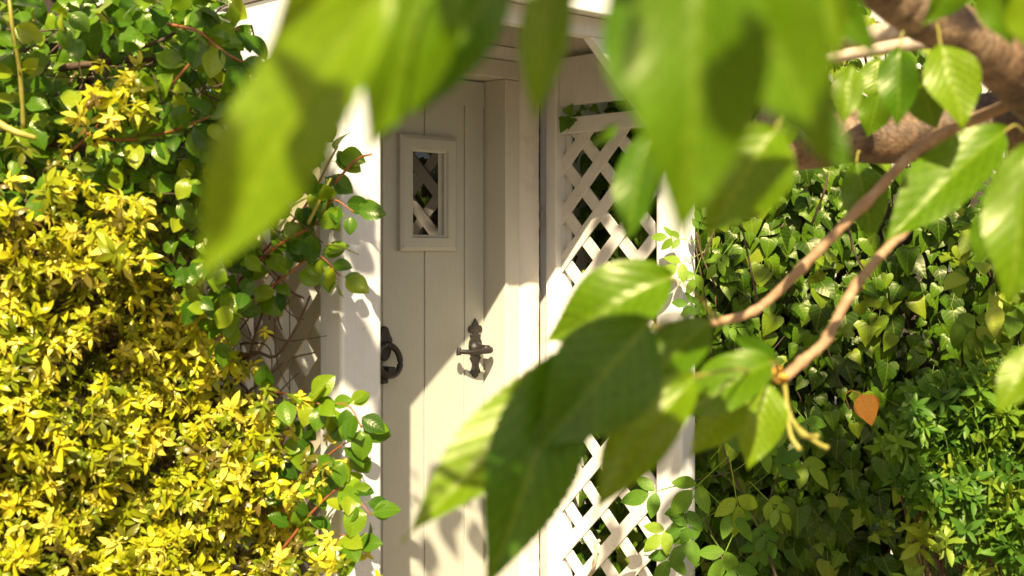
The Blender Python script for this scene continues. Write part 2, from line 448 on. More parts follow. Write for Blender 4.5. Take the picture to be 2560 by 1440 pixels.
class Foliage:
    """the leaves of one plant: gathered first, built once it is known which of them show largest"""
    allp = []
    def __init__(s, root, tpls, mats, piece='leaf', rad=.45, mass='foliage', keep=300):
        s.root, s.tpls, s.mats, s.piece, s.rad, s.mass, s.keep = root, tpls, mats, piece, rad, mass, keep
        s.pos, s.Y, s.N, s.size, s.idx, s.tint = [], [], [], [], [], []
        Foliage.allp.append(s)
    def add(s, pos, Y, N, size, idx=None, tint=None):
        pos = np.asarray(pos, float).reshape(-1, 3); n = len(pos)
        s.pos.append(pos); s.Y.append(np.asarray(Y, float).reshape(-1, 3)); s.N.append(np.asarray(N, float).reshape(-1, 3))
        s.size.append(np.broadcast_to(np.asarray(size, float), (n,)).copy())
        s.idx.append(rng.integers(0, len(s.tpls), n) if idx is None else np.broadcast_to(idx, (n,)).copy())
        s.tint.append(rng.random(n) if tint is None else np.clip(np.broadcast_to(tint, (n,)), 0, 1).copy())
    def close(s):
        s.pos = np.vstack(s.pos); s.size = np.concatenate(s.size); s.idx = np.concatenate(s.idx); s.tint = np.concatenate(s.tint)
        s.rot = frames(np.vstack(s.Y), np.vstack(s.N))

def build_foliage():
    """a coarse depth buffer finds the pieces that show largest; those become parts, the rest one mass"""
    W, Hh = 640, 360; sc = W / 2560
    zb = np.full((Hh, W), 1e9); ib = np.full((Hh, W), -1, np.int64)
    base = 0
    for s in Foliage.allp:
        s.close(); s.base = base
        c = s.pos + (s.rot[:, :, 1] if s.piece == 'leaf' else s.rot[:, :, 2] * .1) * (s.size * .45)[:, None]
        u, v, d = project(c)
        r = np.maximum(FPX * s.size * s.rad / np.maximum(d, .1) * sc, .8)
        for i in np.argsort(-d):
            if d[i] < .15: continue
            x, y, k = u[i] * sc, v[i] * sc, r[i]
            x0, x1, y0, y1 = int(x - k), int(x + k) + 1, int(y - k), int(y + k) + 1
            if x1 < 0 or y1 < 0 or x0 >= W or y0 >= Hh: continue
            x0, y0 = max(x0, 0), max(y0, 0)
            sub = zb[y0:y1, x0:x1]; m = sub > d[i]
            sub[m] = d[i]; ib[y0:y1, x0:x1][m] = base + i
        base += len(s.pos)
    cnt = np.bincount(ib[ib >= 0], minlength=base)
    for s in Foliage.allp:
        c = cnt[s.base:s.base + len(s.pos)]
        order = np.argsort(-c); pick = order[:s.keep]; pick = pick[c[pick] > 0]
        rest = np.setdiff1d(np.arange(len(s.pos)), pick)
        mes = [tpl_mesh(s.piece, t, s.mats[0]) for t in s.tpls]
        inv = Matrix.Translation(-s.root.location)
        for i in pick:
            o = bpy.data.objects.new(s.piece, mes[s.idx[i]]); COL.objects.link(o); o.parent = s.root
            M = Matrix.Identity(4)
            for a in range(3):
                for b in range(3): M[a][b] = s.rot[i, a, b] * s.size[i]
                M[a][3] = s.pos[i, a] - s.root.location[a]
            o.matrix_basis = M
        if len(rest):
            me = mass_mesh(s.mass, s.tpls, s.idx[rest], s.pos[rest], s.rot[rest], s.size[rest], s.tint[rest], s.mats[1])
            o = link(s.mass, me, None, s.root); o['kind'] = 'stuff'

def vnoise(x, y, z, sc, seed=0):
    return np.array([noise.noise(Vector((a * sc + seed, b * sc, c * sc))) for a, b, c in zip(x, y, z)])

# ================================================================== large structure
ground = box('ground', (-60, -60, -.3), (60, 60, -.03), M_GROUND, bevel=0); tag(ground, 'bare brown garden earth under the shrubs and the porch', 'ground', kind='structure')
path = empty('paved_path', (0, 0, 0)); tag(path, 'pale sandstone paving slabs leading to the porch', 'path', kind='structure')
for ix in range(6):
    for iy in range(8):
        x0 = -3.4 + ix * .6; y1 = .0 - iy * .45
        if x0 + .3 < -1.05 and y1 > -1.0: continue
        box('slab', (x0 + .006, y1 - .444, -.06), (x0 + .594, y1 - .0, random.uniform(-.004, .004)), M_SLAB, path, bevel=.006)

XD0, XD1 = -.7296, .0416                         # door edges
YW = -.084                                       # face of the casing
house = empty('house_wall', (0, 0, 0)); tag(house, 'white plastered cottage wall around the doorway', 'wall', kind='structure')
box('wall', (-4.2, -.07, 0), (-.93, .25, 2.9), M_PLAS, house, bevel=0)
box('wall', (.24, -.07, 0), (6.5, .25, 2.9), M_PLAS, house, bevel=0)
box('wall', (-.93, -.074, 1.955), (.24, .25, 2.9), M_PLAS, house, bevel=0)
box('lintel_board', (-.93, -.080, 1.912), (.205, .0, 1.953), M_WHITE, house)
# casing: jambs, head, beads
for sgn, xe in ((1, XD1), (-1, XD0)):
    box('jamb', (xe, .05, 0), (xe + sgn * .0125, -.088, 1.857), M_CASE, house, bevel=.002)
    box('casing', (xe + sgn * .0135, -.02, 0), (xe + sgn * .0616, -.0835, 1.857), M_CASE, house, bevel=.004)
box('head_casing', (XD0 - .0616, .05, 1.858), (XD1 + .0616, -.0865, 1.911), M_CASE, house, bevel=.003)
# lumpy plaster pier right of the casing
def pier(x0, x1, name):
    bm = bmesh.new(); nx, nz = 14, 200; g = []
    for k in range(nz + 1):
        row = []
        for i in range(nx + 1):
            s = i / nx; z = 1.911 * k / nz; x = x0 + (x1 - x0) * s
            b = .014 * math.sin(s * math.pi) ** .6 + .004 * noise.noise(Vector((x * 12, z * 5, 3))) + .0022 * noise.noise(Vector((x * 55, z * 40, 9)))
            if s > .8: b -= .02 * (s - .8) / .2
            row.append(bm.verts.new((x, -.075 - b, z)))
        g.append(row)
    for k in range(nz):
        for i in range(nx): bm.faces.new((g[k][i], g[k][i+1], g[k+1][i+1], g[k+1][i]))
    from_bm(name, bm, M_PLAS, house, smooth=True)
pier(XD1 + .062, .2045, 'plaster_pier'); pier(-.905, XD0 - .062, 'plaster_pier')
box('wall_joint', (.196, -.05, 0), (.2115, -.062, 1.91), M_STEM, house, bevel=0)

# ------------------------------------------------------------------ the door
door = empty('cottage_door', ((XD0 + XD1) / 2, 0, 0)); tag(door, 'cream boarded cottage door with small window and black iron fittings', 'door')
box('door_body', (XD0 + .003, .006, .02), (XD1 - .003, .045, 1.853), M_CASE, door, bevel=0)
gs = [XD0 + .003] + [-.0394 - .1522 * k for k in (4, 3, 2, 1, 0)] + [XD1 - .003]
ZG = 1.779
for a, b in zip(gs[:-1], gs[1:]):
    if b - a < .02: continue
    prism('plank', [(a + .0019, .0058), (a + .0019, .0016), (a + .0036, 0), (b - .0036, 0), (b - .0019, .0016), (b - .0019, .0058)], .02, ZG, 'z', M_DOOR, door, bevel=0)
box('top_rail', (XD0 + .003, 0, ZG + .0002), (XD1 - .003, .0058, 1.853), M_DOOR, door, bevel=0)
# window frame: four mitred, moulded pieces round a recessed pane
wx0, wx1, wz0, wz1 = -.2925, -.0815, 1.354, 1.681
ix0, ix1, iz0, iz1 = -.2435, -.1275, 1.400, 1.634
wf = empty('window_frame', ((wx0 + wx1) / 2, 0, wz0)); wf.parent = door; wf.location = (wx0 / 2 + wx1 / 2 - door.location.x, 0, wz0)
wfl = Vector(((wx0 + wx1) / 2, 0, wz0))
def mould(name, A, B, inA, inB):
    """A,B outer corners; inA,inB inner corners (x,z)"""
    prof = [(0, -.0005), (.02, -.014), (.24, -.020), (.80, -.020), (.90, -.013), (1.0, -.011), (1.0, .004)]
    bm = bmesh.new(); ra, rb = [], []
    for t, y in prof:
        ra.append(bm.verts.new((A[0] + (inA[0]-A[0]) * t, y, A[1] + (inA[1]-A[1]) * t)))
        rb.append(bm.verts.new((B[0] + (inB[0]-B[0]) * t, y, B[1] + (inB[1]-B[1]) * t)))
    for i in range(len(prof) - 1): bm.faces.new((ra[i], ra[i+1], rb[i+1], rb[i]))
    o = from_bm(name, bm, M_DOOR, None); o.parent = wf; o.location = -wfl
O_ = [(wx0, wz0), (wx1, wz0), (wx1, wz1), (wx0, wz1)]; I_ = [(ix0, iz0), (ix1, iz0), (ix1, iz1), (ix0, iz1)]
for k in range(4): mould('frame_moulding', O_[k], O_[(k+1) % 4], I_[k], I_[(k+1) % 4])
pb = bmesh.new(); pv = [pb.verts.new(p) for p in ((ix0 - .004, -.006, iz0 - .004), (ix1 + .004, .001, iz0 - .004), (ix1 + .004, .001, iz1 + .004), (ix0 - .004, -.006, iz1 + .004))]
pb.faces.new(pv); pane = from_bm('pane', pb, M_GLASS, None); pane.parent = wf; pane.location = -wfl
# handle
hd = empty('door_handle'); hd.parent = door; hd.location = (0 - door.location.x, 0, 1.063)
half = [(0, .094), (.011, .079), (.013, .073), (.022, .072), (.027, .064), (.026, .056), (.020, .051), (.014, .053), (.012, .050), (.010, .045), (.020, .047), (.021, .040), (.0175, .036), (.024, .026), (.026, .012), (.024, .0), (.021, -.012), (.0165, -.017), (.022, -.022), (.0125, -.038), (.0125, -.047), (.019, -.062), (.020, -.068), (.012, -.069), (.010, -.077), (0, -.082)]
poly = half + [(-x, z) for x, z in half[-2:0:-1]]
o = prism('backplate', poly, -.0055, -.0006, 'y', M_IRON, None, bevel=.0012); o.parent = hd
o = prism('keyhole', [(.0035 * math.cos(a), -.043 + .0035 * math.sin(a)) for a in np.linspace(-1.1, 4.24, 12)] + [(-.0028, -.058), (.0028, -.058)], -.0062, -.0054, 'y', M_DARK, None, bevel=0); o.parent = hd
bm = bmesh.new()
rings = [(.0, -.0056, .022), (0, -.010, .021), (0, -.014, .016), (0, -.018, .0125), (0, -.05, .0115), (0, -.058, .012)]
for (x, y, r), k in zip(rings, range(9)):
    for j in range(14): bm.verts.new((r * math.cos(j / 14 * 6.2832), y, .006 + r * math.sin(j / 14 * 6.2832)))
bm.verts.ensure_lookup_table()
for k in range(len(rings) - 1):
    for j in range(14): bm.faces.new([bm.verts[i] for i in (k*14+j, k*14+(j+1) % 14, (k+1)*14+(j+1) % 14, (k+1)*14+j)])
bm.faces.new([bm.verts[i] for i in range((len(rings)-1)*14, len(rings)*14)])
o = from_bm('boss', bm, M_IRON, None, smooth=True); o.parent = hd
V, Fc = tube_arrays([(.010, -.050, .004), (.004, -.062, .003), (-.02, -.068, .002), (-.06, -.066, .001), (-.088, -.056, .002), (-.102, -.048, .004)], .0105, .0062, sides=12, n=22)
me = bpy.data.meshes.new('lever'); me.from_pydata(V, [], Fc); o = link('lever', me, M_IRON, None, True); o.parent = hd
V, Fc = tube_arrays([(-.103, -.047, -.007), (-.104, -.046, .004), (-.101, -.047, .015)], .0075, .0055, sides=10, n=6)
me = bpy.data.meshes.new('lever_scroll'); me.from_pydata(V, [], Fc); o = link('lever_scroll', me, M_IRON, None, True); o.parent = hd
# knocker
kn = empty('door_knocker'); kn.parent = door; kn.location = (-.345 - door.location.x, 0, 1.066)
kp = [(0, .082), (.010, .076), (.018, .055), (.023, .048), (.026, .04), (.020, .030), (.021, .012), (.016, -.004), (.007, -.014), (0, -.016)]
o = prism('knocker_plate', kp + [(-x, z) for x, z in kp[-2:0:-1]], -.018, -.0006, 'y', M_IRON, None, bevel=.004); o.parent = kn
ang = np.linspace(0, 2 * math.pi, 31)
V, Fc = tube_arrays([(.040 * math.sin(a), -.020 - .010 * (1 - math.cos(a)), -.012 + .042 * math.cos(a)) for a in ang], .0088, .0088, sides=12, lin=True)
me = bpy.data.meshes.new('knocker_ring'); me.from_pydata(V, [], Fc); o = link('knocker_ring', me, M_IRON, None, True); o.parent = kn
o = box('striker', (-.013, -.045, -.062), (.013, -.0006, -.030), M_IRON, None, bevel=.003); o.parent = kn
o = box('striker_base', (-.012, -.016, -.078), (.012, -.0006, -.063), M_IRON, None, bevel=.004); o.parent = kn

# ------------------------------------------------------------------ the porch
YF = -.605
PL, PR = -.927, .2125
porch = empty('porch', ((PL + .32) / 2, YF / 2, 0)); tag(porch, 'white painted timber porch with diamond trellis sides in front of the door', 'porch')
box('post', (PL, YF, 0), (-.82, -.522, 1.93), M_WHITE, porch, bevel=.008)
box('post', (PR, YF, 0), (.274, -.513, 1.93), M_WHITE, porch, bevel=.006)
PITCH, SW = .1435, .039

def clip(poly, inside, inter):
    out = []
    for i in range(len(poly)):
        a, b = poly[i], poly[(i+1) % len(poly)]
        ia, ib_ = inside(a), inside(b)
        if ia: out.append(a)
        if ia != ib_: out.append(inter(a, b))
    return out
def clip_rect(poly, y0, y1, z0, z1):
    for ax, lim, sg in ((0, y0, 1), (0, y1, -1), (1, z0, 1), (1, z1, -1)):
        if len(poly) < 3: return []
        poly = clip(poly, lambda p: sg * (p[ax] - lim) >= 0, lambda a, b: tuple(a[k] + (b[k]-a[k]) * (lim - a[ax]) / (b[ax] - a[ax]) for k in (0, 1)))
    return poly
def panel(xf, yback, yfront, m_slat):
    """lattice side panel: stile by the wall, rails, top board, two crossing layers of slats"""
    xl = xf + .023
    box('stile', (xf, yback, 0), (xf + .05, yback - .066 + .024, 1.925), M_WHITE, porch, bevel=.003)
    ys = yback - .042
    box('top_board', (xf + .014, ys - .0005, 1.787), (xf + .036, yfront, 1.932), M_WHITE, porch, bevel=.003)
    box('rail', (xf + .010, ys - .0005, 1.704), (xf + .044, yfront, 1.752), M_WHITE, porch, bevel=.003)
    box('rail', (xf + .010, ys - .0005, .06), (xf + .044, yfront, .12), M_WHITE, porch, bevel=.003)
    box('back_strip', (xf + .044, ys, .12), (xf + .052, ys - .022, 1.704), M_WHITE, porch, bevel=.001)
    a = .5 * SW * math.sqrt(2)
    for lay in (0, 1):
        for k in range(-8, 20):
            if lay == 0:
                c = .300 + PITCH * k + a; big = [(-2, 2 + c - a), (-2, 2 + c + a), (2, -2 + c + a), (2, -2 + c - a)]
                x0, x1 = xl, xl + .0065
            else:
                c = .913 + PITCH * k - a; big = [(-2, -2 + c - a), (2, 2 + c - a), (2, 2 + c + a), (-2, -2 + c + a)]
                x0, x1 = xl + .0068, xl + .0130
            p = clip_rect(big, yfront - .01, ys + .012, .10, 1.72)
            if len(p) >= 3:
                j = random.uniform(-.0012, .0012)
                prism('slat', [(q[0], q[1] + j) for q in p], x0, x1, 'x', m_slat, porch, bevel=.0012)
panel(PR, YW, -.5125, M_LATT)
panel(PL + .008, -.072, -.5215, M_LATT_SHADE)
# gable front with chamfered opening
box('front_beam', (PL, YF + .002, 1.8965), (.274, -.560, 1.945), M_WHITE, porch, bevel=.003)
for poly in ([(-.148, 1.896), (PR - .0005, 1.896), (PR - .0005, 1.594)], [(-.49, 1.896), (-.8195, 1.896), (-.8195, 1.618)]):
    prism('corner_brace', poly, YF + .004, -.572, 'y', M_WHITE, porch)
box('fascia', (PL - .014, -.672, 1.938), (.335, -.648, 2.03), M_WHITE, porch, bevel=.004)
box('fascia_soffit', (PL - .012, -.6475, 1.946), (.333, -.56, 1.962), M_WHITE, porch, bevel=.002)
XM, ZR = (PL + .318) / 2, 2.36
prism('gable_board', [(PL - .01, 2.031), (.332, 2.031), (XM, ZR + .04)], -.648, -.62, 'y', M_WHITE, porch)
for sgn, xe in ((1, .262), (-1, PL + .02)):
    for k in range(5):
        ya = -.088 - k * .0945; yb = ya - .093
        prism('ceiling_board', [(xe, 1.934), (XM, ZR - .04), (XM, ZR - .02), (xe, 1.954)], ya, yb, 'y', M_CEIL, porch, bevel=.002)
    xo = .335 if sgn > 0 else PL - .014
    prism('roof_slope', [(xo, 1.965), (XM - sgn * .001, ZR + .02), (XM - sgn * .001, ZR + .05), (xo, 1.99)], -.072, -.69, 'y', M_WHITE, porch)

# ------------------------------------------------------------------ fences behind the plants
fl = empty('board_fence', (-1.9, -.1, 0)); tag(fl, 'weathered grey board fence behind the yellow shrub beside the wall', 'fence')
for k in range(15):
    x0 = -3.2 + k * .15
    if x0 > -1.02: break
    box('board', (x0, -.085, .0), (x0 + .138, -.105 - random.uniform(0, .006), 1.9 + random.uniform(-.01, .01)), M_FENCE, fl)
for z in (.4, 1.3): box('fence_rail', (-3.2, -.0845, z), (-1.02, -.071, z + .08), M_FENCE, fl)
fr = empty('timber_fence', (.8, -1.0, 0)); tag(fr, 'dark timber fence hidden behind the ivy, with boards added to darken the trellis gaps', 'fence')
for k in range(5):  # dark return boards added behind the trellis to keep its gaps dark
    ya = -.09 - k * .115; box('board', (.60, ya, 0), (.62, ya - .110, 2.04 + random.uniform(-.02, .02)), M_DARKWOOD, fr)
FA, FB = Vector((.66, -.62, 0)), Vector((1.55, -2.5, 0)); fd = (FB - FA).normalized(); fn = Vector((fd.y, -fd.x, 0))
for k in range(15):
    a = FA + fd * (k * .158); b = a + fd * .15
    bm = bmesh.new(); h = 1.58 + random.uniform(-.02, .02)
    v_ = [bm.verts.new((p.x, p.y, z)) for z in (0, h) for p in (a, b, b - fn * .02, a - fn * .02)]
    for f in ((0,1,2,3),(4,5,6,7),(0,1,5,4),(1,2,6,5),(2,3,7,6),(3,0,4,7)): bm.faces.new([v_[i] for i in f])
    from_bm('board', bm, M_DARKWOOD, fr)

# ================================================================== plants
CAMV = np.array([-F2[0], -F2[1], .1])
SUNV = np.array([-SUN.x, -SUN.y, -SUN.z])
def rnd_dirs(n, base, spread):
    d = np.asarray(base, float) / np.linalg.norm(base) + rng.normal(0, spread, (n, 3))
    return d / np.linalg.norm(d, axis=1, keepdims=True)
def hang(n, out, down=1.0, spread=.5):
    """leaf axis: outward and drooping"""
    return rnd_dirs(n, np.asarray(out, float) * .55 + np.array([0, 0, -down]), spread)

# ---- golden shrub -------------------------------------------------
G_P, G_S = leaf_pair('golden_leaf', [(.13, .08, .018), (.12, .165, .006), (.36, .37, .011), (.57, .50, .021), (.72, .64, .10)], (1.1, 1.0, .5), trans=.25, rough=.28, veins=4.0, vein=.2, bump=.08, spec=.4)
small = ovate(5, .21, peak=.48, tip=.8, K=1, fold=.35, curl=.55)
sprigs = [sprig_tpl([(0, 4, 1.0, -.15), (.18, 4, .72, .35), (.26, 2, .40, .8)], small, 11),
          sprig_tpl([(0, 5, .95, -.1), (.15, 3, .65, .4)], small, 12),
          sprig_tpl([(-.2, 3, .9, -.3), (.05, 4, .95, .1), (.22, 3, .55, .6)], small, 13)]
gold = empty('golden_shrub', (-1.6, -.45, 0)); tag(gold, 'golden yellow shrub with small whorled leaves beside the porch', 'shrub')
GF = Foliage(gold, sprigs, (G_P, G_S), piece='sprig', rad=.75)
def gold_front(x, z):
    return -.56 + .10 * vnoise(x, z, x * 0, 3.2, 5) + .06 * vnoise(x, z, x * 0, 7.5, 9) + .10 * np.clip(z - 1.1, 0, 1)
n = 13000
gx = rng.uniform(-2.35, -.90, n); gz = rng.uniform(.45, 1.62, n)
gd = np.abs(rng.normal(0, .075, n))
right = np.interp(gz, [.4, .75, .95, 1.1, 1.25, 1.4, 1.6], [-.95, -.99, -1.08, -1.14, -1.20, -1.27, -1.45])
top = 1.40 + .14 * vnoise(gx, gx * 0, gx * 0, 4.0, 2)
dens = vnoise(gx, gz, gx * 0, 6.0, 21)
k = (gx < right + rng.normal(0, .03, n)) & (gz < top + rng.normal(0, .05, n)) & ((dens > -.34) | (gd > .05))
gx, gz, gd = gx[k], gz[k], gd[k]; n = len(gx)
gy = gold_front(gx, gz) + gd
ax = rnd_dirs(n, (-.35, -.85, .45), .38)
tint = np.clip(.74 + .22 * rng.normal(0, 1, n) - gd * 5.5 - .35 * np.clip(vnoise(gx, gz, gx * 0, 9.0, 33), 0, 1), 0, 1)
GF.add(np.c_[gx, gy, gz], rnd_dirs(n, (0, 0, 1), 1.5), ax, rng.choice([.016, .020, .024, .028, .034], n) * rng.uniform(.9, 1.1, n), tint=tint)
# loose tufts above
for (u, v, d, m) in ((290, 240, 2.35, 26), (150, 440, 2.3, 14), (330, 550, 2.35, 20), (230, 620, 2.3, 18), (760, 1220, 2.6, 10), (830, 1190, 2.62, 6), (860, 1380, 2.62, 8), (760, 1390, 2.6, 14), (690, 1100, 2.62, 12), (640, 1030, 2.6, 10)):
    c = np.array(P(u, v, d)); q = c + rng.normal(0, .034, (m, 3))
    GF.add(q, rnd_dirs(m, (0, 0, 1), 1.5), rnd_dirs(m, (-.35, -.8, .5), .35), rng.uniform(.02, .032, m), tint=rng.uniform(.6, 1, m))
# a few browned leaves
specs = []
for i in range(90):
    x = random.uniform(-2.3, -.98); z = random.uniform(.3, 1.25); y = -.35
    p0 = Vector((x, y + random.uniform(-.05, .15), z)); dr = Vector((random.uniform(-.5, .5), random.uniform(-.6, .1), random.uniform(.3, 1))).normalized()
    L = random.uniform(.15, .35)
    specs.append(([p0, p0 + dr * L * .5 + Vector((random.uniform(-.02, .02), random.uniform(-.02, .02), 0)), p0 + dr * L], .0028, .0012, dict(sides=5, n=5)))
tubes('stems', specs, M_STEM, gold)['kind'] = 'stuff'

# ---- climbing rose --------------------------------------------------
RO_P, RO_S = leaf_pair('rose_leaf', [(.030, .085, .006), (.052, .13, .008), (.085, .18, .009), (.15, .25, .010), (.27, .32, .015)], (1.6, 1.5, .6), trans=.36, rough=.26, veins=7.0, vein=.3, spec=.4)
rl = [ovate(8, .38, peak=.45, tip=.85, K=2, fold=.4, curl=.22, petiole=.18), ovate(8, .36, peak=.45, tip=.7, K=2, fold=.4, curl=.3, petiole=.18), ovate(8, .40, peak=.48, tip=.72, K=2, fold=.22, curl=.5, wave=.1, petiole=.15)]
rose = empty('climbing_rose', (-1.3, -.4, 0)); tag(rose, 'climbing rose with glossy oval green leaves and red stems on the left trellis', 'climbing plant')
RF = Foliage(rose, rl, (RO_P, RO_S), rad=.40)
def spray(pts, r0, r1, mat, step=.048, leaf=.050, groups=3, out=(-.5, -.8, .25), name='stem', start=.15, tint=None, grow=1.0):
    pts = [Vector(p) for p in pts]
    tube(name, pts, r0, r1, mat, rose, sides=7, n=16, rough=.12)
    path_ = catmull(pts, 40); L = sum((path_[i+1] - path_[i]).length for i in range(40))
    m = max(2, int(L / step))
    for i in range(m + 1):
        t = start + (1 - start) * i / m
        j = min(39, int(t * 40)); p = path_[j]; tg = (path_[j+1] - path_[j]).normalized()
        side = 1 if i % 2 else -1
        o_ = Vector(out).normalized()
        lat = (tg.cross(o_) * side).normalized()
        for g in range(groups):
            a = tg * random.uniform(-.1, .9) + lat * random.uniform(.3, 1.1) * (1 if g != 1 else -.6) + o_ * random.uniform(.0, .5) + Vector((0, 0, -.35))
            a.normalize()
            nn = o_ + Vector((random.gauss(0, .45), random.gauss(0, .45), random.gauss(.25, .4)))
            q = p + a * random.uniform(.004, .02)
            RF.add([q], [a], [nn], leaf * random.uniform(.7, 1.2) * grow, tint=(random.random() if tint is None else random.uniform(*tint)))
# upper left mass
m = 1350
uu = rng.uniform(-60, 700, m); vv = rng.uniform(-60, 520, m); dd = rng.uniform(2.38, 2.90, m)
dn = vnoise(uu * .01, vv * .01, uu * 0, 1.1, 3)
k = ((dn > -.12) | (dd > 2.62)) & (uu < np.interp(vv, [-60, 150, 300, 520], [620, 660, 620, 520])) & ~((uu > 590) & (vv < 160))
pts = np.array([P(a, b, c) for a, b, c in zip(uu[k], vv[k], dd[k])]); m = len(pts)
RF.add(pts, hang(m, (-.5, -.8, 0), .45, .55), rnd_dirs(m, (-.45, -.7, .55), .5), rng.uniform(.032, .060, m), tint=np.clip(rng.normal(.46, .26, m), 0, 1))
# scattered in the yellow
m = 150
uu = rng.uniform(300, 620, m); vv = rng.uniform(420, 800, m)
k = uu > np.interp(vv, [420, 800], [280, 470]); uu, vv = uu[k], vv[k]; m = len(uu)
pts = np.array([P(a, b, c) for a, b, c in zip(uu, vv, rng.uniform(2.42, 2.6, m))])
RF.add(pts, hang(m, (-.5, -.8, 0), .5, .5), rnd_dirs(m, (-.45, -.7, .5), .45), rng.uniform(.03, .048, m), tint=np.clip(rng.normal(.45, .22, m), 0, 1))
for s_ in (
    ([P(560, 760, 2.72), P(650, 640, 2.7), P(760, 520, 2.68), P(820, 410, 2.66), P(845, 365, 2.65)], .004, .0018, M_RED, (.2, .55)),
    ([P(600, 700, 2.7), P(700, 610, 2.66), P(790, 560, 2.64), P(830, 500, 2.62), P(885, 530, 2.6)], .0035, .0014, M_RED, (.1, .55)),
    ([P(560, 640, 2.7), P(680, 560, 2.68), P(740, 510, 2.66), P(800, 480, 2.64)], .003, .0014, M_GREENSTEM, (.15, .6)),
    ([P(590, 780, 2.72), P(700, 700, 2.68), P(790, 640, 2.65), P(850, 690, 2.62)], .0032, .0014, M_RED, (.1, .5)),
    ([P(520, 720, 2.66), P(560, 700, 2.6), P(580, 780, 2.56), P(545, 850, 2.54)], .0032, .0016, M_RED, (.5, .85)),
    ([P(640, 1250, 2.7), P(700, 1120, 2.66), P(740, 1040, 2.64), P(860, 1010, 2.6), P(905, 1070, 2.58)], .0035, .0016, M_RED, (.45, .85)),
    ([P(680, 1320, 2.7), P(760, 1200, 2.66), P(830, 1130, 2.62), P(880, 1100, 2.6)], .0032, .0014, M_RED, (.3, .75)),
    ([P(700, 1380, 2.68), P(790, 1270, 2.64), P(860, 1220, 2.62), P(930, 1290, 2.6)], .003, .0013, M_RED, (.3, .8)),
    ([P(650, 1000, 2.68), P(690, 980, 2.62), P(760, 1000, 2.6), P(800, 1010, 2.58)], .0028, .0013, M_RED, (.6, .95)),
    ([P(330, 300, 2.4), P(430, 210, 2.4), P(520, 110, 2.4), P(600, 70, 2.42)], .0035, .0016, M_RED, (.5, 1)),
    ([P(420, 60, 2.45), P(500, 80, 2.38), P(560, 130, 2.36), P(640, 170, 2.36)], .0035, .0016, M_RED, (.5, 1)),
    ([P(60, 330, 2.4), P(50, 180, 2.35), P(30, 60, 2.3), P(20, -40, 2.3)], .005, .003, M_GREENSTEM, (.4, .9)),
    ([P(200, 330, 2.45), P(300, 350, 2.4), P(420, 330, 2.38), P(530, 290, 2.36)], .003, .0015, M_RED, (.35, .9)),
    ([P(820, 1440, 2.66), P(850, 1340, 2.62), P(880, 1360, 2.6)], .0022, .001, M_RED, (.6, .9)),
):
    spray(s_[0], s_[1], s_[2], s_[3], tint=s_[4])
# bare stems
for p, r, mt in (
    ([P(835, 460, 2.64), P(890, 400, 2.62), P(930, 385, 2.6)], .0032, M_RED), ([P(770, 560, 2.62), P(800, 500, 2.6), P(828, 445, 2.6)], .004, M_GREENSTEM),
    ([P(820, 610, 2.63), P(860, 620, 2.6), P(897, 637, 2.58)], .0018, M_GREENSTEM), ([P(-20, 300, 2.35), P(40, 330, 2.35), P(90, 345, 2.36)], .008, M_GREENSTEM),
    ([P(600, 900, 2.72), P(640, 880, 2.7), P(690, 890, 2.7), P(740, 820, 2.69), P(775, 740, 2.68)], .0042, M_STEM),
    ([P(540, 820, 2.75), P(620, 760, 2.72), P(690, 720, 2.71), P(760, 745, 2.7)], .0035, M_STEM), ([P(560, 980, 2.74), P(610, 930, 2.72), P(650, 800, 2.71), P(700, 690, 2.7)], .0042, M_STEM),
    ([P(580, 1010, 2.73), P(660, 950, 2.71), P(720, 900, 2.7), P(790, 880, 2.69)], .0028, M_STEM), ([P(600, 860, 2.73), P(660, 860, 2.7), P(680, 900, 2.7), P(670, 990, 2.69)], .002, M_STEM),
    ([P(570, 930, 2.74), P(640, 1000, 2.7), P(680, 1070, 2.69)], .003, M_STEM), ([P(690, 720, 2.7), P(720, 780, 2.69), P(760, 800, 2.69)], .0018, M_STEM),
    ([P(150, 170, 2.6), P(330, 150, 2.62), P(480, 160, 2.62), P(660, 210, 2.66)], .008, M_STEM), ([P(0, 350, 2.6), P(150, 360, 2.62), P(300, 380, 2.62), P(470, 360, 2.66)], .010, M_STEM),
    ([P(300, 130, 2.5), P(380, 110, 2.48), P(480, 60, 2.5)], .005, M_STEM), ([P(420, 330, 2.6), P(450, 230, 2.58), P(430, 140, 2.56)], .0045, M_STEM),
    ([P(560, 560, 2.75), P(470, 460, 2.72), P(430, 380, 2.7)], .005, M_STEM), ([P(130, 420, 2.5), P(230, 330, 2.48), P(300, 230, 2.46)], .004, M_RED)):
    tube('stem', p, r, r * .6, mt, rose, sides=7, n=14, rough=.2)
specs = []
for i in range(150):
    p0 = P(random.uniform(-40, 640), random.uniform(40, 600), random.uniform(2.5, 2.8)); dr = Vector((random.uniform(-1, 1), random.uniform(-.5, .4), random.uniform(-.8, .8))).normalized()
    L = random.uniform(.08, .3)
    specs.append(([p0, p0 + dr * L * .5 + Vector((random.uniform(-.03, .03), random.uniform(-.03, .03), random.uniform(-.03, .03))), p0 + dr * L], .0022, .0012, dict(sides=5, n=5)))
for i in range(18):
    p0 = P(random.uniform(540, 720), random.uniform(760, 1050), random.uniform(2.66, 2.78)); dr = Vector((random.uniform(-1, 1), random.uniform(-.5, .4), random.uniform(-.8, .8))).normalized()
    L = random.uniform(.05, .16)
    specs.append(([p0, p0 + dr * L * .5 + Vector((random.uniform(-.03, .03), random.uniform(-.03, .03), random.uniform(-.03, .03))), p0 + dr * L], .0018, .001, dict(sides=5, n=5)))
tubes('twigs', specs, M_STEM, rose)['kind'] = 'stuff'

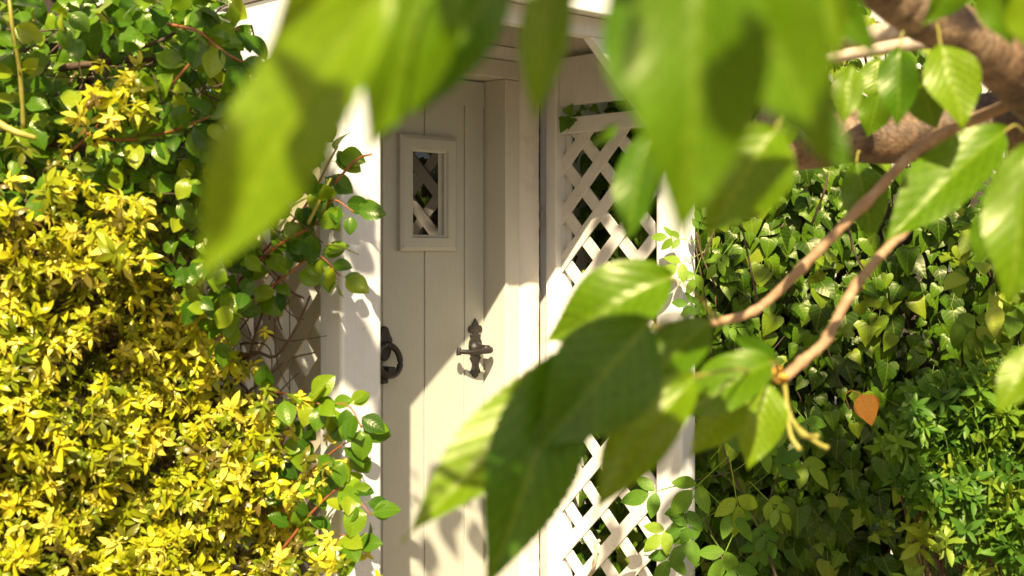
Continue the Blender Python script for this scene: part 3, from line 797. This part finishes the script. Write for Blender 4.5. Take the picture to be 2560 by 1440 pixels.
# ---- ivy hedge ------------------------------------------------------
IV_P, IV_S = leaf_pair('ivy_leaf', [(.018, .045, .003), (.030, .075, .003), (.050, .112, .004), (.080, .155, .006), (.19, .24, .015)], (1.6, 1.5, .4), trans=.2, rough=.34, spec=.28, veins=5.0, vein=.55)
it = [ivy_tpl(0, K=2, fold=.22, curl=.22, petiole=.5), ivy_tpl(1, K=2, fold=.3, curl=.3, petiole=.5), ivy_tpl(2, K=2, fold=.2, curl=.2, petiole=.5), ivy_tpl(0, K=2, fold=.1, curl=.42, wave=.06, petiole=.4)]
ivy = empty('ivy_hedge', (.7, -1.0, 0)); tag(ivy, 'dense dark green ivy covering the fence right of the porch', 'ivy')
IF = Foliage(ivy, it, (IV_P, IV_S), rad=.42)
IVP = [Vector(p) for p in ((.36, -.02, 0), (.345, -.46, 0), (.36, -.64, 0), (.47, -.76, 0), (.62, -1.02, 0), (.82, -1.42, 0), (1.05, -1.9, 0))]
ivc = catmull(IVP, 200)
def ivy_at(s):
    i = min(199, max(0, int(s * 200))); p = ivc[i]; t = (ivc[i+1] - ivc[i]).normalized()
    return p, t, Vector((t.y, -t.x, 0))          # outward = towards the path
for n, dlo, dhi, lo, hi in ((2000, -.03, .05, .05, .088), (2100, .05, .16, .05, .085), (1200, .16, .28, .06, .09)):
    for i in range(n):
        s = random.random(); p, t, o_ = ivy_at(s)
        z = random.uniform(.22, 1.60 + .10 * noise.noise(Vector((s * 9, 0, 0))))
        dep = random.uniform(dlo, dhi)
        bulge = .075 * noise.noise(Vector((s * 7, z * 3.2, 4))) + .035 * noise.noise(Vector((s * 17, z * 8, 8)))
        if s < .30: bulge = min(bulge, 0.0)
        q = p + o_ * (bulge - dep); q.z = z
        y = o_ * random.uniform(.1, .6) + Vector((0, 0, -1)) + t * random.gauss(0, .55) + Vector((0, 0, random.gauss(0, .35)))
        nn = o_ * 1.0 + Vector((-.1, -.2, .55)) + Vector((random.gauss(0, .32), random.gauss(0, .32), random.gauss(0, .32)))
        big = random.random()
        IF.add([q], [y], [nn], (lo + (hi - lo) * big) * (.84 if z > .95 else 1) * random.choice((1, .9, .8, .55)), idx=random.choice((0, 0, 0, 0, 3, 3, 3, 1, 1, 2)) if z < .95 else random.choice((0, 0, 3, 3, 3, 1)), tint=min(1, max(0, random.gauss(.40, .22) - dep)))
for i in range(1500):
    q = Vector((random.uniform(.29, .58), random.uniform(-.56, -.1), random.uniform(.2, 1.98)))
    if random.random() < .45: q.x = random.uniform(.46, .59)
    IF.add([q], [(random.gauss(-.4, .3), random.gauss(-.2, .4), -1)], [(-1 + random.gauss(0, .35), -.3 + random.gauss(0, .35), .4 + random.gauss(0, .35))], random.uniform(.035, .075), tint=min(1, max(0, random.gauss(.32, .2))))
# pale young tips
for (u, v, d) in ((2110, 830, 3.28), (2330, 960, 3.15), (2200, 1330, 3.25), (2220, 1310, 3.25), (2310, 1220, 3.12), (2340, 1240, 3.12), (2160, 740, 3.3), (2200, 760, 3.3), (2450, 1350, 3.05), (2490, 1390, 3.05), (2430, 1380, 3.05), (2510, 1340, 3.05), (2465, 1410, 3.05), (1860, 520, 3.4), (1790, 960, 3.4), (2020, 500, 3.35), (2030, 680, 3.3), (2080, 650, 3.3), (2390, 560, 3.15), (2420, 600, 3.15), (2390, 640, 3.15), (2340, 1250, 3.1)):
    for q in range(4):
        a = rnd_dirs(1, (-.3, -.3, random.uniform(-.6, .7)), .7)
        IF.add(np.array([P(u + random.uniform(-25, 25), v + random.uniform(-25, 25), d)]), a, rnd_dirs(1, (-.7, -.6, .5), .35), random.uniform(.028, .05), tint=random.uniform(.85, 1))
specs = []
for i in range(120):
    s = random.random(); p, t, o_ = ivy_at(s); q = p - o_ * random.uniform(.03, .2); q.z = random.uniform(.2, 1.5)
    dr = (t * random.gauss(0, .6) + Vector((0, 0, 1)) + o_ * random.uniform(-.1, .35)).normalized(); L = random.uniform(.15, .4)
    specs.append(([q, q + dr * L * .5 + Vector((random.gauss(0, .015), random.gauss(0, .015), 0)), q + dr * L], .003, .0015, dict(sides=5, n=6)))
tubes('stems', specs, M_STEM, ivy)['kind'] = 'stuff'
for p in ([P(2030, 560, 3.3), P(2060, 480, 3.28), P(2070, 430, 3.28)], [P(1760, 640, 3.5), P(1790, 560, 3.5), P(1800, 480, 3.5)], [P(1740, 580, 3.5), P(1755, 640, 3.5), P(1790, 720, 3.5)], [P(2120, 570, 3.25), P(2140, 640, 3.25), P(2180, 700, 3.25)], [P(1900, 780, 3.4), P(1870, 640, 3.4), P(1850, 540, 3.4)]):
    tube('stem', p, .0034, .0022, M_STEM, ivy, sides=7, n=10, rough=.1)

# dead orange leaf caught on the ivy
OR_P, _ = leaf_pair('orange_leaf', [(.88, .38, .07), (.88, .38, .07)], (1.2, 1.0, .6), trans=.3, rough=.5, veins=8, vein=.15, edge=(.35, .05, .02))
dl = P(2170, 1000, 3.06)
dead = link('dead_leaf', tpl_mesh('dead_leaf', ovate(9, .42, peak=.36, tip=1.0, K=3, fold=.45, curl=.35, wave=.14), OR_P)); dead.location = P(2150, 990, 2.78)
tip_ = P(2188, 1065, 2.76) - Vector(dead.location); Rm = frames(np.array([tip_]), np.array([[-.6, -.65, .3]]))[0]
dead.matrix_basis = Matrix.Translation(P(2150, 985, 2.78)) @ Matrix([list(r) for r in Rm]).to_4x4() @ Matrix.Scale(.069, 4)
tag(dead, 'single dry orange leaf caught on the dark ivy', 'leaf')
st = tube('petiole', [P(2113, 985, 2.80), P(2130, 976, 2.78), P(2152, 986, 2.78)], .0014, .001, M_BUD, None, sides=6, n=8)
st.parent = dead; st.matrix_parent_inverse = dead.matrix_basis.inverted()

# ---- privet-like shrub lower right -----------------------------------
PV_P, PV_S = leaf_pair('privet_leaf', [(.05, .13, .016), (.08, .18, .02), (.13, .24, .02), (.26, .32, .03)], (1.5, 1.4, .6), trans=.3, rough=.36, veins=6.0, vein=.3)
lan = ovate(6, .17, peak=.5, tip=.8, K=1, fold=.35, curl=.3)
pv = [sprig_tpl([(-.9, 3, .85, .1), (-.45, 4, 1.0, .35), (0, 4, .95, .55), (.25, 3, .6, .95)], lan, 31), sprig_tpl([(-.5, 4, .9, .2), (0, 4, 1.0, .45), (.2, 3, .6, .9)], lan, 32)]
priv = empty('privet_shrub', (.55, -1.4, 0)); tag(priv, 'bright green shrub with narrow leaves in front of the ivy at lower right', 'shrub')
PF = Foliage(priv, pv, (PV_P, PV_S), piece='sprig', rad=.7)
m = 520
uu = rng.uniform(2230, 2640, m); vv = rng.uniform(900, 1500, m)
k = (vv > np.interp(uu, [2230, 2330, 2480, 2640], [1010, 960, 930, 850])) & ((vv < np.interp(uu, [2230, 2300, 2400, 2640], [1090, 1230, 1330, 1440])) | (rng.random(m) < .12))
uu, vv = uu[k], vv[k]; m = len(uu)
pts = np.array([P(a, b, c) for a, b, c in zip(uu, vv, rng.uniform(2.74, 2.98, m))])
PF.add(pts, rnd_dirs(m, (0, 0, 1), 1.4), rnd_dirs(m, (-.35, -.45, .75), .3), rng.uniform(.038, .056, m), tint=np.clip(rng.normal(.45, .25, m) + (uu - 2400) / 900, 0, 1))
specs = [([Vector((.55 + random.uniform(-.2, .2), -1.35 + random.uniform(-.15, .15), .0)), P(random.uniform(2260, 2560), random.uniform(1100, 1400), 2.95), P(random.uniform(2260, 2560), random.uniform(950, 1150), 2.9)], .004, .002, dict(sides=5, n=8)) for i in range(26)]
tubes('stems', specs, M_STEM, priv)['kind'] = 'stuff'

# ---- elder by the right post -----------------------------------------
EL_P, EL_S = leaf_pair('elder_leaf', [(.06, .15, .018), (.10, .21, .02), (.15, .27, .025), (.24, .34, .03)], (1.5, 1.4, .6), trans=.34, rough=.42, veins=9.0, vein=.3)
ell = ovate(22, .28, peak=.42, tip=.85, serr=.07, K=1, fold=.25, curl=.25)
el = [compound_tpl(ell, 1, .95, 41), compound_tpl(ell, 2, .78, 42), compound_tpl(ell, 1, .9, 43)]
elder = empty('elder_bush', (.30, -.80, 0)); tag(elder, 'fresh green elder with toothed leaflets growing beside the right porch post', 'bush')
EF = Foliage(elder, el, (EL_P, EL_S), piece='leaf', rad=.9)
for (u, v, tu, tv, d, s) in ((1690, 1215, 1600, 1240, 3.38, .075), (1790, 1170, 1720, 1235, 3.36, .085), (1830, 1180, 1850, 1300, 3.34, .085), (1770, 1290, 1690, 1330, 3.36, .08), (1760, 1300, 1700, 1380, 3.36, .08),
    (1840, 1320, 1800, 1410, 3.34, .085), (1800, 1370, 1850, 1440, 3.34, .08), (1900, 1230, 1960, 1290, 3.36, .075), (1900, 1200, 1940, 1170, 3.36, .075), (1760, 1100, 1830, 1080, 3.4, .08), (1860, 1160, 1930, 1110, 3.38, .075),
    (1800, 1120, 1850, 1060, 3.4, .08), (1960, 1120, 2010, 1160, 3.38, .08), (1740, 1230, 1710, 1290, 3.37, .07), (1700, 1290, 1650, 1340, 3.37, .07), (1880, 1290, 1930, 1370, 3.35, .075), (1780, 1240, 1830, 1290, 3.35, .08),
    (1700, 1340, 1660, 1420, 3.37, .07), (1720, 600, 1650, 590, 3.5, .06), (1740, 640, 1680, 670, 3.5, .06), (1740, 590, 1760, 540, 3.5, .055), (1750, 650, 1730, 710, 3.5, .055), (1820, 620, 1790, 660, 3.45, .06), (1770, 770, 1720, 760, 3.46, .06), (1790, 800, 1840, 820, 3.46, .06), (1800, 560, 1850, 520, 3.45, .055),
    (1980, 1010, 2020, 1060, 3.36, .07), (1880, 1060, 1900, 1110, 3.36, .07), (1920, 1320, 1880, 1400, 3.36, .075), (1830, 1440, 1800, 1500, 3.34, .08), (1740, 1420, 1690, 1480, 3.36, .075)):
    b_, t_ = P(u, v, d), P(tu, tv, d - .02)
    tt = random.uniform(.7, 1) if v < 900 else random.uniform(.15, .7)
    EF.add([b_], [t_ - b_], rnd_dirs(1, (-.65, -.65, .45), .22), s, tint=tt)
for p, r in (([P(1960, 1500, 3.42), P(1900, 1330, 3.4), P(1830, 1180, 3.38), P(1800, 1090, 3.4)], .004), ([P(1830, 1180, 3.38), P(1760, 1195, 3.38), P(1650, 1225, 3.38)], .0016), ([P(1850, 1500, 3.4), P(1790, 1360, 3.37), P(1760, 1290, 3.36)], .003), ([P(1780, 900, 3.5), P(1765, 760, 3.5), P(1740, 620, 3.5)], .0028), ([P(1900, 1330, 3.4), P(1930, 1230, 3.38), P(1970, 1120, 3.38)], .0025)):
    tube('stem', p, r, r * .6, M_STEM, elder, sides=7, n=10)

# ---- broad leaved bush behind and above the ivy ------------------------
HZ_P, HZ_S = leaf_pair('hazel_leaf', [(.07, .14, .015), (.13, .22, .02), (.24, .32, .03), (.36, .40, .05)], (1.6, 1.5, .6), trans=.36, rough=.42, veins=8.0, vein=.4)
hz = [ovate(16, .36, peak=.45, tip=.75, serr=.06, K=2, fold=.25, curl=.25, petiole=.2), ovate(16, .30, peak=.42, tip=.9, serr=.06, K=2, fold=.3, curl=.35, petiole=.2)]
hazel = empty('hazel_bush', (1.5, -.9, 0)); tag(hazel, 'sunlit leafy bush rising behind the ivy under the tree limbs', 'bush')
HF = Foliage(hazel, hz, (HZ_P, HZ_S), rad=.4)
m = 1500
uu = rng.uniform(1600, 2700, m); vv = rng.uniform(-250, 500, m); dd = rng.uniform(3.75, 4.5, m)
k = vnoise(uu * .01, vv * .01, dd, 1.2, 14) > -.30
pts = np.array([P(a, b, c) for a, b, c in zip(uu[k], vv[k], dd[k])]); m = len(pts)
HF.add(pts, hang(m, (-.6, -.6, 0), .6, .5), rnd_dirs(m, (-.6, -.6, .6), .45), rng.uniform(.05, .095, m))
m = 60
uu = rng.uniform(2380, 2620, m); vv = rng.uniform(560, 960, m)
pts = np.array([P(a, b, c) for a, b, c in zip(uu, vv, rng.uniform(2.9, 3.05, m))])
HF.add(pts, hang(m, (-.6, -.6, 0), .4, .6), rnd_dirs(m, (-.6, -.6, .6), .4), rng.uniform(.05, .085, m), idx=1, tint=rng.uniform(0, .55, m))
specs = []
for i in range(30):
    a = P(random.uniform(1900, 2600), 520, random.uniform(3.9, 4.4)); a.z = .3
    b = P(random.uniform(1700, 2650), random.uniform(-200, 300), random.uniform(3.9, 4.4))
    specs.append(([a, (a + b) / 2 + Vector((random.gauss(0, .06), random.gauss(0, .06), 0)), b], .009, .003, dict(sides=6, n=10)))
tubes('stems', specs, M_STEM, hazel)['kind'] = 'stuff'

# ---- little ivy sprig through the gap above the trellis, and a dry stem ---
sg = empty('ivy_sprig', P(1450, 285, 3.86)); tag(sg, 'small ivy sprig poking out above the trellis top rail', 'plant')
SF = Foliage(sg, it[:2], (EL_P, EL_S), rad=.42, keep=40)
for (u, v, tu, tv, d, s) in ((1418, 300, 1402, 326, 3.83, .046), (1428, 296, 1420, 322, 3.84, .036), (1420, 284, 1428, 262, 3.86, .034), (1462, 268, 1448, 276, 3.86, .026), (1480, 268, 1500, 280, 3.86, .030), (1440, 285, 1452, 292, 3.88, .03)):
    b_, t_ = P(u, v, d), P(tu, tv, d - .02)
    SF.add([b_], [t_ - b_], [[-.7, -.6, .3]], s, tint=random.uniform(.2, .6))
tube('stem', [P(1418, 300, 3.85), P(1430, 285, 3.87), P(1462, 266, 3.88), P(1500, 275, 3.9)], .0016, .001, M_GREENSTEM, sg, sides=6, n=8)
tube('stem', [P(1418, 300, 3.85), P(1440, 290, 3.9), P(1470, 300, 3.95)], .0016, .001, M_GREENSTEM, sg, sides=6, n=8)
dry = tube('dry_stem', [P(1500, 1350, 3.74), P(1488, 1362, 3.735), P(1490, 1395, 3.73), P(1482, 1425, 3.73), P(1465, 1450, 3.75)], .0045, .006, M_DRY, None, sides=8, n=14, rough=.3)
tag(dry, 'twisted dry vine stem crossing a lower trellis slat', 'vine stem')

# ================================================================== the tree in front
TR_COLS = [(.045, .125, .002), (.085, .17, .002), (.14, .23, .003)]
TR_P, TR_S = leaf_pair('tree_leaf', TR_COLS, (2.3, 1.8, .3), trans=.34, rough=.36, veins=9.0, vein=.42, spec=.5, bump=.2)
tree = empty('cherry_tree', (P(2900, 640, 1.75).x, P(2900, 640, 1.75).y, 0)); tag(tree, 'fruit tree with hanging broad toothed leaves and brown limbs close to the viewer', 'tree')
limb = [
    ('limb', [P(2760, 330, 1.9), P(2560, 300, 1.95), P(2300, 335, 2.0), P(2100, 345, 2.05), P(1930, 372, 2.1), P(1780, 390, 2.2)], .045, .040),
    ('limb', [P(2760, 420, 1.7), P(2590, 230, 1.5), P(2440, 110, 1.42), P(2270, 10, 1.36), P(2100, -120, 1.3), P(1900, -330, 1.2), P(1600, -620, 1.1)], .036, .019),
    ('trunk', [P(2960, 2600, 1.75), P(2900, 1500, 1.75), P(2860, 900, 1.75), P(2790, 420, 1.76), P(2760, 150, 1.72), P(2800, -400, 1.65), P(2860, -900, 1.6)], .085, .055),
    ('branch', [P(2480, 105, 1.6), P(2360, 100, 1.62), P(2200, 122, 1.66), P(2060, 148, 1.7), P(1980, 160, 1.74)], .0105, .006),
    ('branch', [P(2320, 60, 1.75), P(2180, 88, 1.8), P(2040, 100, 1.9), P(1900, 90, 2.0)], .016, .010),
    ('twig', [P(2580, 235, 1.55), P(2500, 270, 1.55), P(2310, 362, 1.57), P(2180, 490, 1.58), P(2060, 612, 1.59), P(1960, 715, 1.6), P(1880, 780, 1.6), P(1780, 808, 1.58)], .0076, .005),
    ('twig', [P(2420, 430, 1.5), P(2310, 530, 1.5), P(2200, 640, 1.49), P(2120, 745, 1.48), P(2065, 850, 1.46), P(2010, 900, 1.44), P(1955, 950, 1.42)], .0055, .0058),
]
for nm, pts, a, b in limb:
    tube(nm, pts, a, b, M_BARK if nm in ('limb', 'trunk') else M_DRY if nm == 'branch' else M_TWIG, tree, sides=20 if nm in ('limb', 'trunk') else 12, n=70 if nm != 'trunk' else 60, rough=.12 if nm in ('limb', 'trunk') else .2, seed=a * 300, knots=5 if nm == 'twig' else 0)
bigl = [ovate(44, .30, peak=.42, tip=1.15, serr=.045, K=4, fold=.42, curl=.22, wave=.08), ovate(44, .34, peak=.40, tip=1.2, serr=.045, K=4, fold=.5, curl=.3, wave=.10, twist=.3), ovate(44, .27, peak=.45, tip=1.25, serr=.045, K=4, fold=.45, curl=.16, wave=.07, twist=-.35)]
bigm = [tpl_mesh('leaf', t, TR_P) for t in bigl]
TW = (.30, .34, .27)
def fleaf(b, t, d0, d1, wpx, roll=0.0, kd=0, pet=None, fac=0.25):
    """a leaf from base pixel b (depth d0) to tip pixel t (depth d1), wpx pixels wide"""
    B, T = P(b[0], b[1], d0), P(t[0], t[1], d1); ax_ = T - B; L = ax_.length
    wid = wpx / FPX * (d0 + d1) / 2 / (2 * TW[kd]) / L * (1.08 / max(.45, math.cos(roll)))
    cdir = (Vector((CX, CY, CZ)) - (B + T) / 2).normalized()
    N_ = (cdir * (1 - fac) + Vector((0, 0, 1)) * fac)
    Rr = frames(np.array([ax_]), np.array([N_]))[0]
    M = Matrix.Translation(B) @ Matrix([list(r) for r in Rr]).to_4x4() @ Matrix.Rotation(roll, 4, 'Y') @ Matrix.Diagonal((L * wid, L, L * min(1, wid * 1.3), 1))
    o = bpy.data.objects.new('leaf', bigm[kd]); COL.objects.link(o); o.parent = tree
    o.matrix_basis = Matrix.Translation(-tree.location) @ M
    if pet is not None:
        Q = P(*pet); tube('petiole', [Q, (Q + B) / 2 + Vector((0, 0, .006)), B + ax_ * .02], .0014, .0012, M_GREENSTEM, tree, sides=7, n=8)
    return o
LV = [
    # cluster A, upper left, very close
    ((985, -60), (425, 705), .50, .50, 285, .25, 0, (1060, -160, .52)),
    ((930, -170), (680, 190), .56, .56, 180, -.3, 1, (1000, -200, .56)),
    ((1100, -130), (932, 360), .55, .54, 225, .1, 1, (1120, -200, .55)),
    ((1275, -110), (1035, 290), .58, .57, 140, -.35, 2, (1300, -180, .58)),
    ((1400, -130), (1325, 290), .60, .58, 125, .2, 0, (1400, -200, .6)),
    # cluster B, top centre
    ((1750, -150), (1725, 565), .48, .46, 340, .1, 1, (1750, -260, .5)),
    ((1800, -120), (2115, 400), .50, .49, 250, -.15, 0, (1760, -220, .5)),
    ((1620, -140), (1605, 360), .52, .50, 215, .3, 2, (1660, -240, .5)),
    ((1630, 330), (1550, 595), .95, .93, 115, .3, 0, (1680, 250, .95)),
    ((1940, 320), (1775, 565), .92, .9, 225, .2, 1, (1990, 280, .93)),
    ((1935, 180), (2140, 430), .62, .6, 110, -.3, 2, (1900, 120, .6)),
    ((2080, -80), (2092, 150), .7, .7, 60, .2, 0, None),
    ((1980, -90), (2210, 130), .75, .75, 120, .2, 1, None),
    ((1985, 295), (1935, 372), 1.8, 1.8, 62, .1, 0, None),
    ((1480, 360), (1555, 310), .9, .9, 30, .6, 2, None),
    # cluster C, lower centre
    ((1680, 690), (1375, 830), 1.2, 1.17, 190, .15, 1, (1790, 800, 1.3)),
    ((1560, 840), (985, 1305), .98, .90, 190, .30, 0, (1780, 810, 1.12)),
    ((1425, 880), (1228, 1465), .94, .88, 225, .05, 1, (1770, 815, 1.12)),
    ((1625, 800), (1365, 1110), .92, .88, 250, -.25, 0, (1760, 810, 1.12)),
    ((1775, 805), (1600, 950), 1.05, 1.02, 150, .2, 2, (1800, 805, 1.1)),
    ((1740, 935), (1470, 1255), 1.0, .95, 165, .1, 2, (1930, 945, 1.3)),
    ((1930, 905), (1708, 1005), 1.2, 1.15, 135, .3, 1, (1945, 945, 1.4)),
    ((1915, 950), (1880, 1165), 1.28, 1.25, 125, -.2, 0, (1950, 950, 1.42)),
    ((1860, 980), (1735, 1125), 1.25, 1.2, 95, -.4, 2, (1945, 950, 1.42)),
    ((1940, 905), (1850, 838), 1.35, 1.3, 50, .3, 1, (1950, 945, 1.42)),
    # cluster D, right
    ((2515, 325), (2215, 560), 1.30, 1.24, 165, .2, 0, (2560, 330, 1.35)),
    ((2580, 360), (2512, 750), .98, .95, 165, .3, 1, (2600, 340, 1.0)),
    ((2480, 520), (2440, 660), 1.2, 1.2, 70, .4, 0, None),
    ((2140, 405), (2190, 600), 1.6, 1.58, 110, .1, 1, (2150, 380, 1.6)),
    ((2200, 145), (2180, 250), 1.9, 1.88, 85, .1, 0, (2210, 130, 1.9)),
    ((2250, 120), (2240, 300), 1.3, 1.28, 95, .3, 1, (2260, 80, 1.3)),
    ((2350, 110), (2420, 305), 1.25, 1.22, 130, -.2, 0, (2340, 60, 1.3)),
    ((2130, 160), (2110, 300), 1.35, 1.33, 70, -.3, 2, None),
    ((2200, 230), (2170, 340), 1.7, 1.7, 80, .2, 1, None),
    ((2300, 180), (2330, 330), 1.5, 1.5, 90, .3, 2, None),
    ((2610, 860), (2490, 1018), 1.1, 1.08, 100, .1, 0, (2680, 800, 1.2)),
    ((2470, -60), (2540, 110), .95, .95, 110, .2, 1, None),
    ((2560, -40), (2600, 140), .9, .9, 110, .2, 0, None),
    ((2410, -80), (2330, 60), 1.1, 1.1, 90, -.3, 1, None),
    ((2570, 130), (2530, 280), 1.6, 1.6, 70, .3, 2, None),
]
for q in LV: fleaf(*q)
# twigs above the frame that carry the hanging clusters
for pts in ([P(2100, -120, 1.3), P(1800, -230, .8), P(1500, -240, .58), P(1200, -210, .56), P(900, -230, .58)], [P(1960, -420, 1.2), P(1850, -300, .7), P(1740, -260, .5), P(1500, -300, .48)]):
    tube('twig', pts, .006, .003, M_TWIG, tree, sides=10, n=24, rough=.15)
for p in ([P(1958, 955, 1.42), P(1980, 1050, 1.4), P(2040, 1105, 1.38), P(2070, 1120, 1.37)], [P(1962, 955, 1.42), P(1975, 1080, 1.38), P(2000, 1125, 1.37)], [P(1985, 1060, 1.4), P(2010, 1090, 1.37), P(2045, 1090, 1.35)]):
    tube('petiole', p, .0022, .0026, M_GREENSTEM, tree, sides=8, n=12)
for q in range(7):
    u, v = 1940 + random.uniform(-20, 22), 940 + random.uniform(-18, 18)
    tube('bud', [P(u, v, 1.42), P(u + random.uniform(-8, 8), v + random.uniform(-10, 10), 1.41), P(u + random.uniform(-18, 18), v + random.uniform(-18, 18), 1.405)], .0048, .0014, M_BUD, tree, sides=7, n=5)

# ---- unseen tree leaves above the frame, placed up-sun to shade chosen spots ---------------
CF = Foliage(tree, [ovate(10, .31, peak=.42, tip=1.1, K=2, fold=.25, curl=.25), ovate(10, .28, peak=.45, tip=1.1, K=2, fold=.35, curl=.35)], (TR_P, TR_S), mass='shade_crown', keep=0)
def shade(u0, u1, v0, v1, d0, d1, n, h0, h1, size=(.08, .13), keep=None):
    uu = rng.uniform(u0, u1, n); vv = rng.uniform(v0, v1, n); dd = rng.uniform(d0, d1, n); hh = rng.uniform(h0, h1, n)
    q = np.array([P(a, b, c) for a, b, c in zip(uu, vv, dd)]) + SUNV[None, :] * hh[:, None]
    pu, pv_, pd = project(q)
    out = (pd < .1) | (pu < -350) | (pu > 2900) | (pv_ < -300) | (pv_ > 1800)
    q = q[out]; m = len(q)
    if m: CF.add(q, rnd_dirs(m, (.2, .2, -.6), .7), rnd_dirs(m, SUNV, .45), rng.uniform(*size, m))
shade(1745, 2260, 420, 1230, 3.1, 3.5, 175, 2.3, 3.6)
shade(2260, 2700, 420, 1060, 2.8, 3.2, 80, 2.3, 3.6)
shade(1745, 2250, 960, 1500, 3.2, 3.5, 150, 2.3, 3.6)
shade(600, 830, 440, 1060, 2.70, 2.9, 120, 1.6, 3.0)
shade(1850, 2330, 800, 1260, 3.05, 3.3, 95, 2.3, 3.6)
shade(1390, 1720, 1130, 1600, 3.5, 3.8, 34, 2.4, 3.4)
shade(1640, 1760, 700, 1500, 3.5, 3.6, 16, 2.4, 3.4)
shade(955, 1110, 1080, 1600, 3.5, 3.7, 20, 2.4, 3.4)
shade(1080, 1250, 1090, 1260, 3.65, 3.8, 7, 2.2, 3.0)
shade(1060, 1200, 1280, 1500, 3.65, 3.8, 5, 1.8, 2.4, (.05, .08))
shade(800, 960, 430, 960, 2.7, 2.85, 30, 1.6, 3.0)
shade(1500, 1680, -60, 330, .45, .5, 4, .25, .45, (.06, .08))
shade(1640, 1800, -60, 420, .45, .5, 4, .25, .45, (.06, .08))
shade(1760, 1900, 430, 600, .45, .5, 2, .25, .45, (.05, .07))
shade(1830, 2120, 0, 420, .45, .5, 6, .25, .45, (.06, .08))
shade(1480, 1660, 90, 360, 3.3, 3.5, 12, 2.4, 3.4)
shade(1380, 1640, 700, 1150, .88, 1.02, 66, .3, .8, (.06, .10))
shade(1330, 1640, 800, 1080, .9, .94, 20, .4, .8, (.07, .11))
shade(1180, 1400, 1000, 1440, .85, .9, 8, .3, .8, (.06, .10))
shade(430, 950, 60, 660, .48, .52, 12, .3, .6, (.06, .09))
shade(850, 1400, -50, 300, .52, .6, 10, .3, .6, (.05, .08))
shade(1900, 2700, 230, 440, 1.8, 2.15, 40, .8, 1.7, (.06, .10))
shade(2150, 2480, 0, 200, 1.3, 1.5, 7, .4, 1.0, (.06, .09))
shade(-50, 640, -80, 400, 2.4, 2.7, 30, 1.8, 2.8)
# lanes cleared of added shade leaves so chosen leaves and limbs catch full sun
LANES = [(P(1620, 1110, .98), -.008), (P(1820, 965, 1.17), .04), (P(1895, 1050, 1.27), .05), (P(1060, 1200, .93), .0), (P(1620, 230, .5), -.012), (P(1810, 390, .47), -.010), (P(1880, 130, .5), -.012), (P(1715, 470, .47), -.014),
         (P(990, 200, .55), -.010), (P(560, 440, .5), -.014), (P(850, 80, .5), -.014), (P(2380, 430, 1.27), .05), (P(2540, 560, .97), .03), (P(2160, 1020, 2.78), .05), (P(2450, 160, 1.42), .03), (P(2250, 330, 2.0), .04), (P(1955, 335, 1.8), .03),
         (P(2180, 195, 1.9), .03), (P(1680, 600, 3.55), .05), (P(910, 1150, 2.8), .05), (P(900, 350, 2.78), .03), (P(930, 760, 2.8), .03), (P(2450, 1250, 2.85), .12)]
for j in range(len(CF.pos)):
    d_ = CF.pos[j]; keep_ = np.ones(len(d_), bool)
    for c_, r_ in LANES:
        w_ = d_ - np.array(c_); t_ = w_ @ SUNV
        keep_ &= ~((t_ > 0) & (np.linalg.norm(w_ - t_[:, None] * SUNV, axis=1) < r_ + CF.size[j] * .42))
    for nm_ in ('pos', 'Y', 'N', 'size', 'idx', 'tint'):
        L_ = getattr(CF, nm_); L_[j] = L_[j][keep_]
build_foliage()
# unseen branches added among the shade leaves
def branch_to(pts, r): tube('branch', pts, r, r * .35, M_BARK, tree, sides=10, n=24, rough=.15)
top0 = P(2860, -900, 1.6)
branch_to([top0, Vector((-1.9, -3.4, 2.9)), Vector((-2.4, -3.6, 3.3)), Vector((-3.1, -3.7, 3.6))], .04)
branch_to([top0, Vector((-1.2, -3.0, 3.2)), Vector((-1.0, -2.6, 3.5))], .035)
